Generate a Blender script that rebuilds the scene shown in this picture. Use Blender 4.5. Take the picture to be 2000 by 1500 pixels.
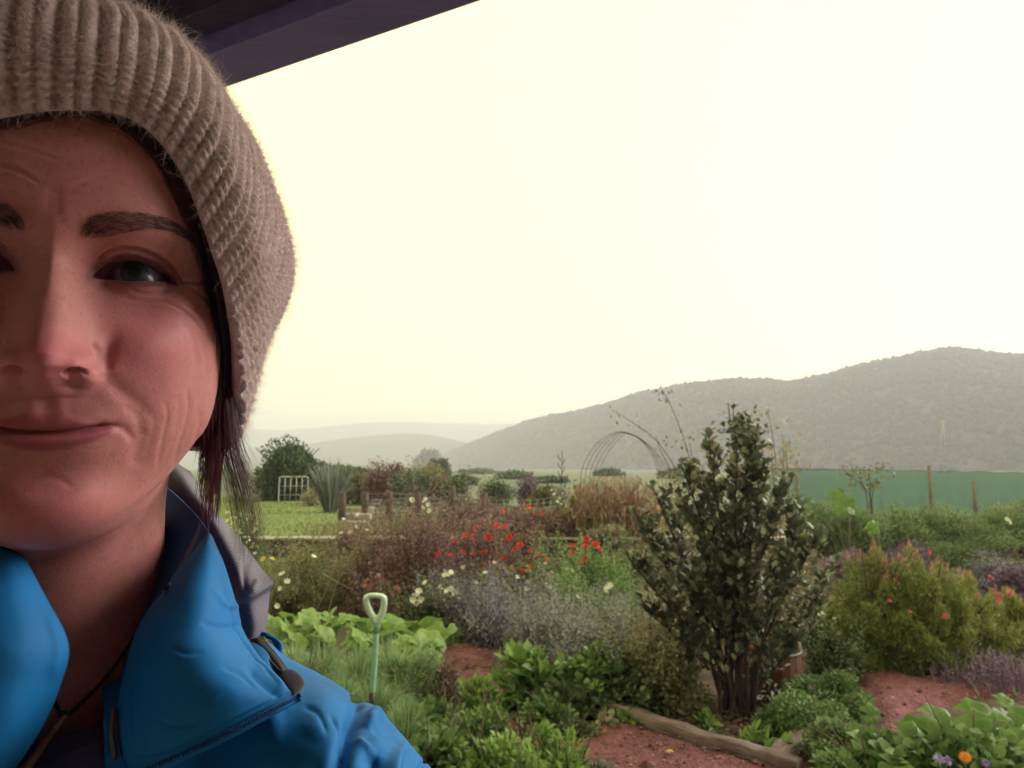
import bpy, math, random
import numpy as np
from mathutils import Vector, Matrix

for _o in list(bpy.data.objects):
    bpy.data.objects.remove(_o)
scene = bpy.context.scene
COL = scene.collection
rng = np.random.default_rng(7)
random.seed(7)

# ------------------------------------------------------------------ camera
FPX = 1428.0                       # focal length in pixels of the 2000 px wide photograph
PITCH = math.atan(165 / FPX)       # horizon lies at y = 915
CAM = np.array([0.0, 0.0, 1.6])
RT = np.array([1.0, 0, 0]); FW = np.array([0, math.cos(PITCH), math.sin(PITCH)])
UP = np.array([0, -math.sin(PITCH), math.cos(PITCH)])
cam = bpy.data.cameras.new('camera'); camo = bpy.data.objects.new('camera', cam); COL.objects.link(camo)
cam.sensor_width = 36; cam.lens = FPX / 2000 * 36
cam.clip_start = 0.02; cam.clip_end = 30000
camo.location = CAM; camo.rotation_euler = (math.pi / 2 + PITCH, 0, 0)
cam.dof.use_dof = True; cam.dof.focus_distance = 0.34; cam.dof.aperture_fstop = 27
scene.camera = camo

# ------------------------------------------------------------------ sky, sun, exposure
SUN_EL, SUN_AZ = math.radians(26), math.radians(70)     # behind thin cloud, ahead and to the right
world = bpy.data.worlds.new('World'); scene.world = world; world.use_nodes = True
nt = world.node_tree; nt.nodes.clear()
_sky = nt.nodes.new('ShaderNodeTexSky'); _sky.sky_type = 'NISHITA'; _sky.sun_disc = False
_sky.sun_elevation = SUN_EL; _sky.sun_rotation = SUN_AZ; _sky.air_density = 1.0; _sky.dust_density = 4.0
_hs = nt.nodes.new('ShaderNodeHueSaturation'); _hs.inputs['Saturation'].default_value = 0.12; _hs.inputs['Value'].default_value = 0.025
_mx = nt.nodes.new('ShaderNodeMixRGB'); _mx.blend_type = 'ADD'; _mx.inputs[0].default_value = 1.0
_mx.inputs[2].default_value = (7.8, 7.5, 3.4, 1)    # thick pale cloud veil over the clear sky
_bg = nt.nodes.new('ShaderNodeBackground'); _bg.inputs['Strength'].default_value = 0.1
_wo = nt.nodes.new('ShaderNodeOutputWorld')
nt.links.new(_sky.outputs[0], _hs.inputs['Color']); nt.links.new(_hs.outputs[0], _mx.inputs[1])
nt.links.new(_mx.outputs[0], _bg.inputs[0]); nt.links.new(_bg.outputs[0], _wo.inputs[0])
sun = bpy.data.lights.new('sun', 'SUN'); sun.energy = 2.4; sun.angle = math.radians(38); sun.color = (1.0, .97, .92)
suno = bpy.data.objects.new('sun', sun); COL.objects.link(suno)
_sd = Vector((math.sin(SUN_AZ) * math.cos(SUN_EL), math.cos(SUN_AZ) * math.cos(SUN_EL), math.sin(SUN_EL)))
suno.rotation_euler = _sd.to_track_quat('Z', 'Y').to_euler()
vs = scene.view_settings; scene.display_settings.display_device = 'sRGB'
vs.view_transform = 'Standard'; vs.look = 'None'; vs.exposure = 1.25; vs.gamma = 1.0; vs.use_curve_mapping = False
cy = scene.cycles
cy.use_denoising = True; cy.max_bounces = 6; cy.diffuse_bounces = 3; cy.glossy_bounces = 2
cy.transmission_bounces = 4; cy.transparent_max_bounces = 12; cy.volume_bounces = 1
cy.caustics_reflective = False; cy.caustics_refractive = False; cy.sample_clamp_indirect = 6
cy.use_adaptive_sampling = True; cy.adaptive_threshold = 0.02

# ------------------------------------------------------------------ geometry helpers
def P(px, py, d):
    """point in the world seen at a pixel of the 2000x1500 photograph, d metres ahead of the lens"""
    return CAM + d * (FW + (px - 1000) / FPX * RT - (py - 750) / FPX * UP)

def G(px, py, z=0.0):
    """point on level ground (height z) seen at a pixel"""
    v = FW + (px - 1000) / FPX * RT - (py - 750) / FPX * UP
    return CAM + v * ((z - CAM[2]) / v[2])

def depth_of(p):
    return float(np.dot(np.asarray(p) - CAM, FW))

def tag(o, label=None, cat=None, group=None, kind=None):
    if label: o['label'] = label
    if cat: o['category'] = cat
    if group: o['group'] = group
    if kind: o['kind'] = kind
    return o

def empty(name, loc=(0, 0, 0), rz=0.0, parent=None):
    o = bpy.data.objects.new(name, None); COL.objects.link(o)
    o.location = tuple(loc); o.rotation_euler = (0, 0, rz); o.empty_display_size = .1
    if parent: o.parent = parent
    return o

def make_mesh(name, V, Fc, mat=None, smooth=True, attrs=None):
    """V (n,3); Fc (m,k) array or list of such arrays with different k"""
    me = bpy.data.meshes.new(name)
    V = np.ascontiguousarray(V, dtype=np.float32)
    parts = [np.ascontiguousarray(f, dtype=np.int32) for f in (Fc if isinstance(Fc, list) else [Fc]) if len(f)]
    me.vertices.add(len(V)); me.vertices.foreach_set('co', V.ravel())
    nl = sum(f.size for f in parts); nf = sum(len(f) for f in parts)
    me.loops.add(nl); me.polygons.add(nf)
    me.loops.foreach_set('vertex_index', np.concatenate([f.ravel() for f in parts]))
    st = []; o = 0
    for f in parts:
        st.append(o + np.arange(len(f)) * f.shape[1]); o += f.size
    me.polygons.foreach_set('loop_start', np.concatenate(st).astype(np.int32))
    me.polygons.foreach_set('use_smooth', np.full(nf, bool(smooth)))
    if attrs:
        for k, a in attrs.items():
            a = np.asarray(a, dtype=np.float32)
            at = me.attributes.new(k, 'FLOAT', 'POINT'); at.data.foreach_set('value', a.ravel())
    me.update(calc_edges=True)
    if mat:
        for m in (mat if isinstance(mat, (list, tuple)) else [mat]): me.materials.append(m)
    return me

def add(name, me, parent=None, loc=(0, 0, 0)):
    o = bpy.data.objects.new(name, me); COL.objects.link(o); o.location = tuple(loc)
    if parent: o.parent = parent
    return o

def grid_faces(nr, nc, wrap=False):
    r = np.arange(nr - 1)[:, None]; c = np.arange(nc if wrap else nc - 1)[None, :]
    c2 = (c + 1) % nc
    a = r * nc + c; b = r * nc + c2; d = (r + 1) * nc + c; e = (r + 1) * nc + c2
    return np.stack([a, b, e, d], -1).reshape(-1, 4)

def crm(K, n, closed=False):
    """Catmull-Rom through the rows of K, n samples"""
    K = np.asarray(K, float); m = len(K)
    t = np.linspace(0, m if closed else m - 1, n, endpoint=not closed)
    i = np.floor(t).astype(int)
    if not closed: i = np.minimum(i, m - 2)
    f = (t - i).reshape((-1,) + (1,) * (K.ndim - 1))
    g = (lambda j: K[j % m]) if closed else (lambda j: K[np.clip(j, 0, m - 1)])
    p0, p1, p2, p3 = g(i - 1), g(i), g(i + 1), g(i + 2)
    if not closed:
        p0 = np.where((i == 0).reshape(f.shape), 2 * p1 - p2, p0); p3 = np.where((i == m - 2).reshape(f.shape), 2 * p2 - p1, p3)
    return .5 * (2 * p1 + (p2 - p0) * f + (2 * p0 - 5 * p1 + 4 * p2 - p3) * f ** 2 + (3 * p1 - p0 - 3 * p2 + p3) * f ** 3)

def patch(ctrl, nu, nv):
    """smooth surface through a grid of control points -> (nu,nv,3)"""
    A = crm(np.asarray(ctrl, float), nu)
    return crm(A.transpose(1, 0, 2), nv).transpose(1, 0, 2)

def hash3(i, j, k, s=0):
    n = (i * 374761393 + j * 668265263 + k * 2147483647 + s * 974634777) & 0xffffffff
    n = ((n ^ (n >> 13)) * 1274126177) & 0xffffffff
    return ((n ^ (n >> 16)) & 0xffff) / 65535.0

def vnoise(Pn, s=0):
    """value noise, Pn (...,3) -> 0..1"""
    Pn = np.asarray(Pn, float); i = np.floor(Pn).astype(np.int64); f = Pn - i; f = f * f * (3 - 2 * f)
    r = 0
    for a in (0, 1):
        for b in (0, 1):
            for c in (0, 1):
                w = (f[..., 0] if a else 1 - f[..., 0]) * (f[..., 1] if b else 1 - f[..., 1]) * (f[..., 2] if c else 1 - f[..., 2])
                r = r + w * hash3(i[..., 0] + a, i[..., 1] + b, i[..., 2] + c, s)
    return r

def fbm(Pn, o=4, s=0):
    r = 0; a = .5; Pn = np.asarray(Pn, float)
    for k in range(o):
        r = r + a * (vnoise(Pn * 2 ** k, s + k) - .5); a *= .5
    return r

def tube(pts, rad, sides=6, cap=True):
    """tube mesh along pts -> V,F"""
    pts = np.asarray(pts, float); n = len(pts); rad = np.broadcast_to(np.asarray(rad, float), (n,))
    T = np.gradient(pts, axis=0); T /= np.linalg.norm(T, axis=1)[:, None] + 1e-12
    ref = np.array([0, 0, 1.0]) if abs(T[0][2]) < .9 else np.array([1.0, 0, 0])
    A = np.cross(T, ref); A /= np.linalg.norm(A, axis=1)[:, None] + 1e-12
    B = np.cross(T, A)
    a = np.linspace(0, 2 * np.pi, sides, endpoint=False)
    V = pts[:, None] + rad[:, None, None] * (np.cos(a)[None, :, None] * A[:, None] + np.sin(a)[None, :, None] * B[:, None])
    V = V.reshape(-1, 3); Fq = grid_faces(n, sides, True)
    Fs = [Fq]
    if cap and sides > 2:
        V = np.vstack([V, pts[:1], pts[-1:]]); c0 = n * sides; c1 = c0 + 1
        k = np.arange(sides); k2 = (k + 1) % sides
        Fs.append(np.vstack([np.stack([k2, k, np.full(sides, c0)], 1), np.stack([(n - 1) * sides + k, (n - 1) * sides + k2, np.full(sides, c1)], 1)]))
    return V, Fs

def join(parts):
    """list of (V, Fs[, attr]) -> V, [faces by size], attr"""
    Vs = []; by = {}; At = []; o = 0
    for p in parts:
        V, Fs = p[0], p[1]
        Fs = Fs if isinstance(Fs, list) else [Fs]
        for f in Fs:
            if len(f): by.setdefault(f.shape[1], []).append(f + o)
        Vs.append(V); o += len(V)
        At.append(np.broadcast_to(np.asarray(p[2] if len(p) > 2 else 0.0, float), (len(V),)))
    return np.vstack(Vs), [np.vstack(v) for v in by.values()], np.concatenate(At)

def strands(paths, r0, r1=None):
    """many thin 3-sided tubes, paths (n,k,3)"""
    paths = np.asarray(paths, float); n, k, _ = paths.shape
    r1 = r0 if r1 is None else r1
    T = np.gradient(paths, axis=1); T /= np.linalg.norm(T, axis=2)[..., None] + 1e-12
    ref = rng.normal(size=(n, 1, 3)); A = np.cross(T, ref); A /= np.linalg.norm(A, axis=2)[..., None] + 1e-12
    B = np.cross(T, A)
    w = np.linspace(0, 1, k)[None, :, None]
    r = (np.broadcast_to(np.asarray(r0, float), (n,))[:, None, None] * (1 - w) + np.broadcast_to(np.asarray(r1, float), (n,))[:, None, None] * w)
    V = np.stack([paths + r * (math.cos(a) * A + math.sin(a) * B) for a in (0, 2.0944, 4.18879)], 2).reshape(-1, 3)
    f = grid_faces(k, 3, True)
    Fq = (f[None] + (np.arange(n) * k * 3)[:, None, None]).reshape(-1, 4)
    return V, Fq

# ------------------------------------------------------------------ materials
MATS = {}
def mat_new(name):
    m = bpy.data.materials.new(name); m.use_nodes = True; MATS[name] = m
    return m, m.node_tree, m.node_tree.nodes['Principled BSDF']

def bump_chain(nt, links):
    """links: list of (height socket, strength, distance) -> normal socket"""
    prev = None
    for h, s, d in links:
        b = nt.nodes.new('ShaderNodeBump'); b.inputs['Strength'].default_value = s; b.inputs['Distance'].default_value = d
        nt.links.new(h, b.inputs['Height'])
        if prev: nt.links.new(prev, b.inputs['Normal'])
        prev = b.outputs[0]
    return prev

def noise_node(nt, scale, detail=4, rough=.55, coord='Object', dist=0):
    tc = nt.nodes.new('ShaderNodeTexCoord'); n = nt.nodes.new('ShaderNodeTexNoise')
    n.inputs['Scale'].default_value = scale; n.inputs['Detail'].default_value = detail; n.inputs['Roughness'].default_value = rough
    n.inputs['Distortion'].default_value = dist
    nt.links.new(tc.outputs[coord], n.inputs['Vector'])
    return n

def ramp(nt, fac, stops):
    r = nt.nodes.new('ShaderNodeValToRGB'); nt.links.new(fac, r.inputs[0])
    e = r.color_ramp.elements
    while len(e) < len(stops): e.new(.5)
    for k, (p, c) in enumerate(stops):
        e[k].position = p; e[k].color = (c[0], c[1], c[2], 1)
    return r

def m_simple(name, col, rough=.6, var=.25, scale=20, bump=.3, bdist=.002, metal=0.0, coord='Object'):
    """solid material with soft mottling and a fine relief"""
    m, nt, bs = mat_new(name)
    n = noise_node(nt, scale, 6, .6, coord)
    c = np.array(col[:3])
    r = ramp(nt, n.outputs[0], [(.3, c * (1 - var)), (.7, np.minimum(c * (1 + var), 1))])
    nt.links.new(r.outputs[0], bs.inputs['Base Color'])
    bs.inputs['Roughness'].default_value = rough; bs.inputs['Metallic'].default_value = metal
    n2 = noise_node(nt, scale * 6, 4, .6, coord)
    nt.links.new(bump_chain(nt, [(n2.outputs[0], bump, bdist)]), bs.inputs['Normal'])
    return m

def m_leaf(name, cols, rough=.5, trans=.3, spec=.4):
    """foliage: 'tint' attribute picks between the colours of single leaves"""
    m, nt, bs = mat_new(name)
    at = nt.nodes.new('ShaderNodeAttribute'); at.attribute_name = 'tint'
    oi = nt.nodes.new('ShaderNodeObjectInfo')
    ad = nt.nodes.new('ShaderNodeMath'); ad.operation = 'MULTIPLY_ADD'; ad.inputs[1].default_value = .12; nt.links.new(oi.outputs['Random'], ad.inputs[0]); nt.links.new(at.outputs['Fac'], ad.inputs[2])
    k = len(cols)
    r = ramp(nt, ad.outputs[0], [(i / (k - 1) * 1.05 if i < k - 1 else 1.0, c) for i, c in enumerate(cols)])
    n = noise_node(nt, 30, 3); mx = nt.nodes.new('ShaderNodeMixRGB'); mx.blend_type = 'MULTIPLY'; mx.inputs[0].default_value = .35
    r2 = ramp(nt, n.outputs[0], [(.3, (.55, .55, .5)), (.7, (1.3, 1.3, 1.3))])
    nt.links.new(r.outputs[0], mx.inputs[1]); nt.links.new(r2.outputs[0], mx.inputs[2])
    nt.links.new(mx.outputs[0], bs.inputs['Base Color'])
    bs.inputs['Roughness'].default_value = rough; bs.inputs['Specular IOR Level'].default_value = spec
    tr = nt.nodes.new('ShaderNodeBsdfTranslucent'); nt.links.new(mx.outputs[0], tr.inputs[0])
    ms = nt.nodes.new('ShaderNodeMixShader'); ms.inputs[0].default_value = trans
    nt.links.new(bs.outputs[0], ms.inputs[1]); nt.links.new(tr.outputs[0], ms.inputs[2])
    nt.links.new(ms.outputs[0], nt.nodes['Material Output'].inputs[0])
    return m

def sstep(a, b, x):
    t = np.clip((x - a) / (b - a), 0, 1); return t * t * (3 - 2 * t)
# ================================================================== THE PERSON
# head pose: X to the picture's right, Y the way the face looks, Z up; origin between the ears at eye level
_yaw, _pit, _rol = -0.5015, 0.0691, 0.0097
def _headrot():
    c, s = math.cos(_yaw), math.sin(_yaw); cp, sp = math.cos(_pit), math.sin(_pit); cr, sr = math.cos(_rol), math.sin(_rol)
    B = np.array([[1, 0, 0], [0, 0, 1], [0, -1, 0]], float)
    Ry = np.array([[c, 0, s], [0, 1, 0], [-s, 0, c]]); Rx = np.array([[1, 0, 0], [0, cp, -sp], [0, sp, cp]]); Rz = np.array([[cr, -sr, 0], [sr, cr, 0], [0, 0, 1]])
    return Rz @ Rx @ Ry @ B
HR = np.stack([RT, UP, FW], 1) @ _headrot()          # local -> world
HC = CAM + (-0.2336) * RT + 0.0434 * UP + 0.3813 * FW
def H2W(X): return np.asarray(X) @ HR.T + HC
def W2H(X): return (np.asarray(X) - HC) @ HR
def W2PX(Wp):
    c = np.asarray(Wp) - CAM; d = c @ FW
    return np.stack([1000 + FPX * (c @ RT) / d, 750 - FPX * (c @ UP) / d], -1)
def H2PX(X): return W2PX(H2W(X))

def seg_dist(p, poly):
    """distance and parameter (0..1) of points p (n,2) to a polyline"""
    best = np.full(len(p), 1e9); par = np.zeros(len(p)); side = np.zeros(len(p))
    poly = np.asarray(poly, float); L = np.r_[0, np.cumsum(np.linalg.norm(np.diff(poly, axis=0), axis=1))]
    for i in range(len(poly) - 1):
        a, b = poly[i], poly[i + 1]; d = b - a; l2 = d @ d
        t = np.clip(((p - a) @ d) / l2, 0, 1); q = a + t[:, None] * d; r = p - q
        ds = np.linalg.norm(r, axis=1); m = ds < best
        best[m] = ds[m]; par[m] = ((L[i] + t * math.sqrt(l2)) / L[-1])[m]; side[m] = (d[0] * r[:, 1] - d[1] * r[:, 0])[m]
    return best, par, np.sign(side)

def in_poly(p, poly):
    poly = np.asarray(poly, float); ins = np.zeros(len(p), bool); j = len(poly) - 1
    for i in range(len(poly)):
        xi, yi = poly[i]; xj, yj = poly[j]
        c = ((yi > p[:, 1]) != (yj > p[:, 1])) & (p[:, 0] < (xj - xi) * (p[:, 1] - yi) / (yj - yi + 1e-12) + xi)
        ins ^= c; j = i
    return ins

def signed(p, poly):
    """distance to a closed outline, positive inside"""
    d, _, _ = seg_dist(p, np.vstack([poly, poly[:1]]))
    return np.where(in_poly(p, poly), d, -d)

person = empty('person', (HC[0], HC[1], 0.05))
tag(person, 'smiling woman in a beige knitted hat and blue raincoat at the left edge', 'person')
def padd(name, Vw, Fc, mat, smooth=True, attrs=None, parent=None):
    """mesh part of the person given in world coordinates"""
    par = parent or person
    if par is person: off = np.array(person.location)
    else:
        off = np.array(person.location)
    me = make_mesh(name, np.asarray(Vw) - off, Fc, mat, smooth, attrs)
    o = bpy.data.objects.new(name, me); COL.objects.link(o); o.parent = par
    return o

# ---- body rows:   zf    zs     zb     a      yf     yb     yc    n
BR = np.array([
 [.120, .120, .120, .0015, -.010, -.012, -.011, 2.0],
 [.117, .117, .117, .030, .024, -.045, -.011, 2.0],
 [.105, .105, .105, .052, .055, -.072, -.010, 2.1],
 [.085, .085, .085, .066, .076, -.088, -.010, 2.2],
 [.060, .060, .060, .0735, .088, -.096, -.008, 2.35],
 [.035, .035, .035, .0745, .0925, -.098, -.003, 2.45],
 [.015, .015, .015, .0735, .0905, -.097, .002, 2.45],
 [.000, .000, .000, .0725, .0870, -.095, .006, 2.4],
 [-.020, -.020, -.020, .0745, .0875, -.088, .010, 2.3],
 [-.040, -.038, -.040, .0740, .0890, -.078, .010, 2.15],
 [-.055, -.050, -.055, .0730, .0900, -.070, .008, 2.1],
 [-.070, -.060, -.068, .0710, .0905, -.064, .005, 2.1],
 [-.085, -.068, -.078, .0680, .0885, -.060, .002, 2.05],
 [-.100, -.076, -.088, .0625, .0880, -.058, -.002, 1.95],
 [-.110, -.082, -.095, .0580, .0830, -.057, -.004, 1.95],
 [-.1165, -.088, -.100, .0530, .0730, -.057, -.006, 1.95],
 [-.1200, -.094, -.105, .0520, .0590, -.057, -.010, 1.95],
 [-.1230, -.100, -.110, .0515, .0450, -.058, -.012, 2.0],
 [-.131, -.110, -.118, .0510, .0350, -.060, -.014, 2.0],
 [-.150, -.130, -.130, .0510, .0300, -.064, -.016, 2.0],
 [-.175, -.155, -.150, .0520, .0270, -.070, -.020, 2.0],
 [-.200, -.180, -.170, .0560, .0280, -.080, -.028, 2.0],
 [-.225, -.205, -.185, .0700, .0340, -.090, -.034, 2.1],
 [-.250, -.230, -.210, .0900, .0420, -.095, -.036, 2.3],
 [-.300, -.280, -.270, .1000, .0480, -.095, -.032, 2.4],
 [-.450, -.450, -.450, .0900, .0400, -.095, -.025, 2.3],
 [-.600, -.600, -.600, .0800, .0300, -.090, -.020, 2.2],
])
def body_points(T, PH):
    """T row parameter (array), PH angle 0..pi (0 = face side)"""
    K = crm_at(BR, T)
    zf, zs, zb, a, yf, yb, yc, n = [K[..., i] for i in range(8)]
    s, c = np.sin(PH), np.cos(PH); e = 2 / n
    X = a * np.abs(s) ** e
    Y = yc + np.where(c >= 0, (yf - yc), (yc - yb)) * np.sign(c) * np.abs(c) ** e
    w = np.abs(s) ** 2
    Z = np.where(c >= 0, zf * (1 - w) + zs * w, zb * (1 - w) + zs * w)
    return np.stack([X, Y, Z], -1)
def crm_at(K, T):
    m = len(K); i = np.clip(np.floor(T).astype(int), 0, m - 2); f = (T - i)[..., None]
    p0, p1, p2, p3 = K[np.clip(i - 1, 0, m - 1)], K[i], K[i + 1], K[np.clip(i + 2, 0, m - 1)]
    return .5 * (2 * p1 + (p2 - p0) * f + (2 * p0 - 5 * p1 + 4 * p2 - p3) * f ** 2 + (3 * p1 - p0 - 3 * p2 + p3) * f ** 3)

# rows: coarse on the crown and chest, fine on the face
_t = np.concatenate([np.linspace(0, 3.5, 24, endpoint=False), np.linspace(3.5, 15, 330, endpoint=False), np.linspace(15, 21, 70, endpoint=False), np.linspace(21, 26, 24)])
_p = np.concatenate([np.linspace(0, 1.15, 190, endpoint=False), np.linspace(1.15, 1.75, 70, endpoint=False), np.linspace(1.75, math.pi, 36)])
TT, PP = np.meshgrid(_t, _p, indexing='ij')
B0 = body_points(TT, PP); NR, NC = TT.shape
def normals(A):
    du = np.gradient(A, axis=0); dv = np.gradient(A, axis=1)
    n = np.cross(dv, du); n /= np.linalg.norm(n, axis=-1, keepdims=True) + 1e-12
    flip = np.sign((n * (A - np.array([0, -.02, 0]) * 1.0))[..., :2].sum(-1, keepdims=True)); flip[flip == 0] = 1
    return n * flip
def gs(A, cx, cz, sx, sz, rot=0.0):
    x, z = A[..., 0] - cx, A[..., 2] - cz
    if rot: x, z = x * math.cos(rot) + z * math.sin(rot), -x * math.sin(rot) + z * math.cos(rot)
    return np.exp(-.5 * ((x / sx) ** 2 + (z / sz) ** 2))
front = sstep(.0, .035, B0[..., 1])
A = B0.copy(); Yd = np.zeros(A.shape[:2])
X_, Z_ = A[..., 0], A[..., 2]
# brow, sockets, cheekbones, smiling cheeks, muzzle, chin
Yd += .0045 * gs(A, .024, .021, .018, .0065, .1) + .0014 * gs(A, 0, .022, .014, .010)
Yd -= .0128 * gs(A, .030, .002, .0150, .0105) + .0055 * gs(A, .0155, .003, .0065, .011)
Yd -= .0025 * gs(A, .034, -.017, .016, .006, -.25)
Yd += .0060 * gs(A, .040, -.033, .0150, .0125, .35) + .0030 * gs(A, .055, -.018, .013, .012)
Yd += .0025 * gs(A, .052, -.055, .010, .014)
Yd -= .0030 * gs(A, .060, -.075, .012, .016)
Yd += .0045 * gs(A, 0, -.063, .021, .016)
Yd -= .0022 * gs(A, 0, -.0875, .024, .0060) ; Yd += .0050 * gs(A, 0, -.103, .0150, .0095) + .0012 * gs(A, .018, -.098, .009, .009)
Yd -= .0018 * gs(A, .034, -.069, .007, .009)
Yd -= .0022 * gs(A, .030, -.092, .008, .012)
# nose: ridge, ball, wings
zt = np.array([.030, .012, .004, -.008, -.020, -.032, -.0395, -.0440, -.0480, -.0510, -.055])
hh = np.array([.000, .0025, .0050, .0100, .0155, .0210, .0245, .0235, .0180, .0090, .000])
ww = np.array([.010, .0085, .0075, .0078, .0085, .0092, .0100, .0100, .0095, .0080, .007])
h = np.interp(Z_, zt[::-1], hh[::-1]); w = np.interp(Z_, zt[::-1], ww[::-1])
Yd += h * np.exp(-.5 * (np.abs(X_) / w) ** 2.4)
Yd += .0035 * gs(A, 0, -.0405, .0070, .0060)
wing = np.exp(-.5 * (((X_ - .0135) / .0042) ** 2 + ((Z_ + .0435) / .0052) ** 2) ** 1.3)
Yd += .0076 * wing
Yd -= .0035 * gs(A, .0195, -.0400, .0022, .0065, -.3)
Yd -= .0050 * gs(A, .0082, -.0492, .0036, .0022)
Yd += .0020 * gs(A, .0, -.0495, .0022, .0030)
# philtrum
Yd -= .0008 * gs(A, 0, -.0565, .0026, .0045); Yd += .0004 * gs(A, .0045, -.0568, .0018, .005)
A[..., 1] += Yd * front
# eyelids follow the ball of the eye
EYE = np.array([.0312, .0628, .0005]); ER = .0121
dx, dz = A[..., 0] - EYE[0], A[..., 2] - EYE[2]
rr = (ER + .0014) ** 2 - dx ** 2 - dz ** 2
ys = EYE[1] + np.sqrt(np.maximum(rr, 0))
k = .0022; dd = np.clip((ys - A[..., 1]) / k, -20, 20)
blend = k * np.log1p(np.exp(dd)) * (rr > 0) * sstep(0, .00006, rr)
A[..., 1] += blend * front

# ---- fine features, measured in the photograph and laid on the near half of the face
def lay(A):
    N = normals(A); q = H2PX(A.reshape(-1, 3)); ok = (PP.ravel() < 1.62)
    return N, q, ok
def groove(D, q, ok, line, wid, dep, fade=.18, lip=.35):
    pl = crm(line, 30); d, t, s = seg_dist(q, pl)
    e = np.clip(np.minimum(t / fade, (1 - t) / fade), 0, 1) if fade else 1
    e = np.where(d > 0, e, e)
    D += ok * e * (-dep * np.exp(-(d / wid) ** 2) + lip * dep * np.exp(-((d - 2.0 * wid) / (1.1 * wid)) ** 2))
N, q, ok = lay(A); D = np.zeros(len(q))
W_ = [  # line in px, width px, depth m
 ([(238, 581), (262, 587), (287, 587), (325, 590), (362, 609), (385, 630), (402, 658)], 3.6, .0010),
 ([(250, 566), (285, 574), (318, 571), (340, 563)], 3.4, .0007),
 ([(350, 549), (378, 552), (406, 550)], 3.2, .0009),
 ([(356, 556), (375, 563), (395, 577), (418, 598)], 3.4, .0007),
 ([(360, 536), (375, 535), (394, 528)], 3.0, .00045),
 ([(364, 750), (368, 780), (367, 806), (352, 861), (336, 915)], 4.5, .00040),
 ([(318, 780), (327, 810), (318, 855), (305, 925)], 5, .00035),
 ([(292, 795), (300, 830), (292, 870), (282, 910)], 6, .00015),
 ([(392, 800), (389, 830), (379, 870)], 5.5, .0005),
 ([(345, 770), (349, 800), (341, 850)], 6, .0002),
 ([(236, 792), (258, 805), (272, 825), (270, 851)], 9, .0004),
 ([(218, 831), (240, 838), (252, 850), (264, 862)], 9, .0007),
 ([(196, 715), (212, 742), (240, 768), (274, 797), (290, 822)], 15, .0008),
 ([(284, 835), (272, 870), (262, 915)], 16, .0006),
 ([(8, 932), (50, 926), (85, 929), (122, 939), (156, 962)], 8.0, .00028),
 ([(6, 288), (40, 300), (96, 311), (170, 308), (240, 314)], 4.2, .0004),
 ([(6, 336), (42, 345), (80, 362)], 4.2, .0004),
 ([(130, 366), (186, 352), (250, 362)], 4.2, .0005),
 ([(112, 360), (113, 400), (118, 425), (130, 450)], 7, .0001),
 ([(60, 395), (62, 425)], 5, .0001),
 ([(385, 640), (400, 690), (402, 740)], 6, .0003),
 ([(350, 620), (378, 665), (385, 720)], 6, .0003),
]
for ln, wd, dp in W_: groove(D, q, ok, ln, wd, dp, .18, .30 if ln[0][1] < 700 else .08)
# lips
upper = np.array([(-12, 812), (20, 812), (60, 806), (92, 809), (125, 806), (165, 818), (205, 828), (226, 832), (205, 835), (160, 842), (91, 846), (39, 840), (0, 829), (-12, 824)], float)
lower = np.array([(-12, 826), (0, 830), (39, 841), (91, 847), (160, 843), (205, 836), (226, 833), (214, 847), (180, 862), (140, 874), (90, 880), (45, 876), (0, 862), (-12, 856)], float)
su, sl = signed(q, upper), signed(q, lower)
D += ok * (.0010 * sstep(-3, 12, su) + .0014 * sstep(-10, 20, sl))
mouth = [(-14, 824), (0, 829), (39, 840), (91, 846), (156, 842), (195, 834), (226, 832), (234, 835)]
d, t, s = seg_dist(q, crm(mouth, 40)); D -= ok * (.0034 * np.exp(-(d / 3.8) ** 2) + .0018 * np.exp(-(d / 9.0) ** 2)) * np.clip((1 - t) / .14, 0.08, 1)
# nostril seen from slightly below
sn = signed(q, np.array([(122, 730), (135, 722), (155, 720), (168, 724), (170, 731), (155, 736), (135, 737)], float))
D -= ok * .0060 * sstep(-4, 6, sn)
# crease round the nose wing
groove(D, q, ok, [(178, 668), (190, 685), (194, 708), (186, 732)], 5.5, .0014, .15, .03)
# eye fold and opening
groove(D, q, ok, [(190, 508), (214, 490), (245, 484), (285, 492), (322, 512), (346, 540), (356, 556)], 3.8, .0016, .06, .5)
eye_up = [(180, 541), (198, 523), (224, 511), (256, 506), (291, 512), (320, 530), (345, 557)]
eye_lo = [(345, 557), (320, 551), (290, 549), (255, 549), (222, 547), (198, 544), (180, 541)]
eye_poly = np.vstack([crm(eye_up, 24), crm(eye_lo, 24)[1:-1]])
se = signed(q, eye_poly)
D += ok * .0007 * np.exp(-((se + 5) / 4.0) ** 2)
D -= ok * .0050 * sstep(-1.0, 4.0, se)
lipm = .85 * np.clip(sstep(-6, 5, np.maximum(su, sl)) * ok, 0, 1)
_bt = crm([(158, 442), (178, 424), (212, 414), (250, 413), (296, 417), (340, 432), (382, 464)], 30); _bb = crm([(158, 464), (185, 465), (215, 461), (255, 452), (300, 446), (342, 456), (384, 480)], 30)
browm = ok * sstep(-9, 9, signed(q, np.vstack([_bt, _bb[::-1]])))
lid_shade_m = np.clip(ok * np.exp(-(np.maximum(-se, 0) / 13) ** 2), 0, 1)
A = A + N * D.reshape(NR, NC)[..., None]
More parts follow.
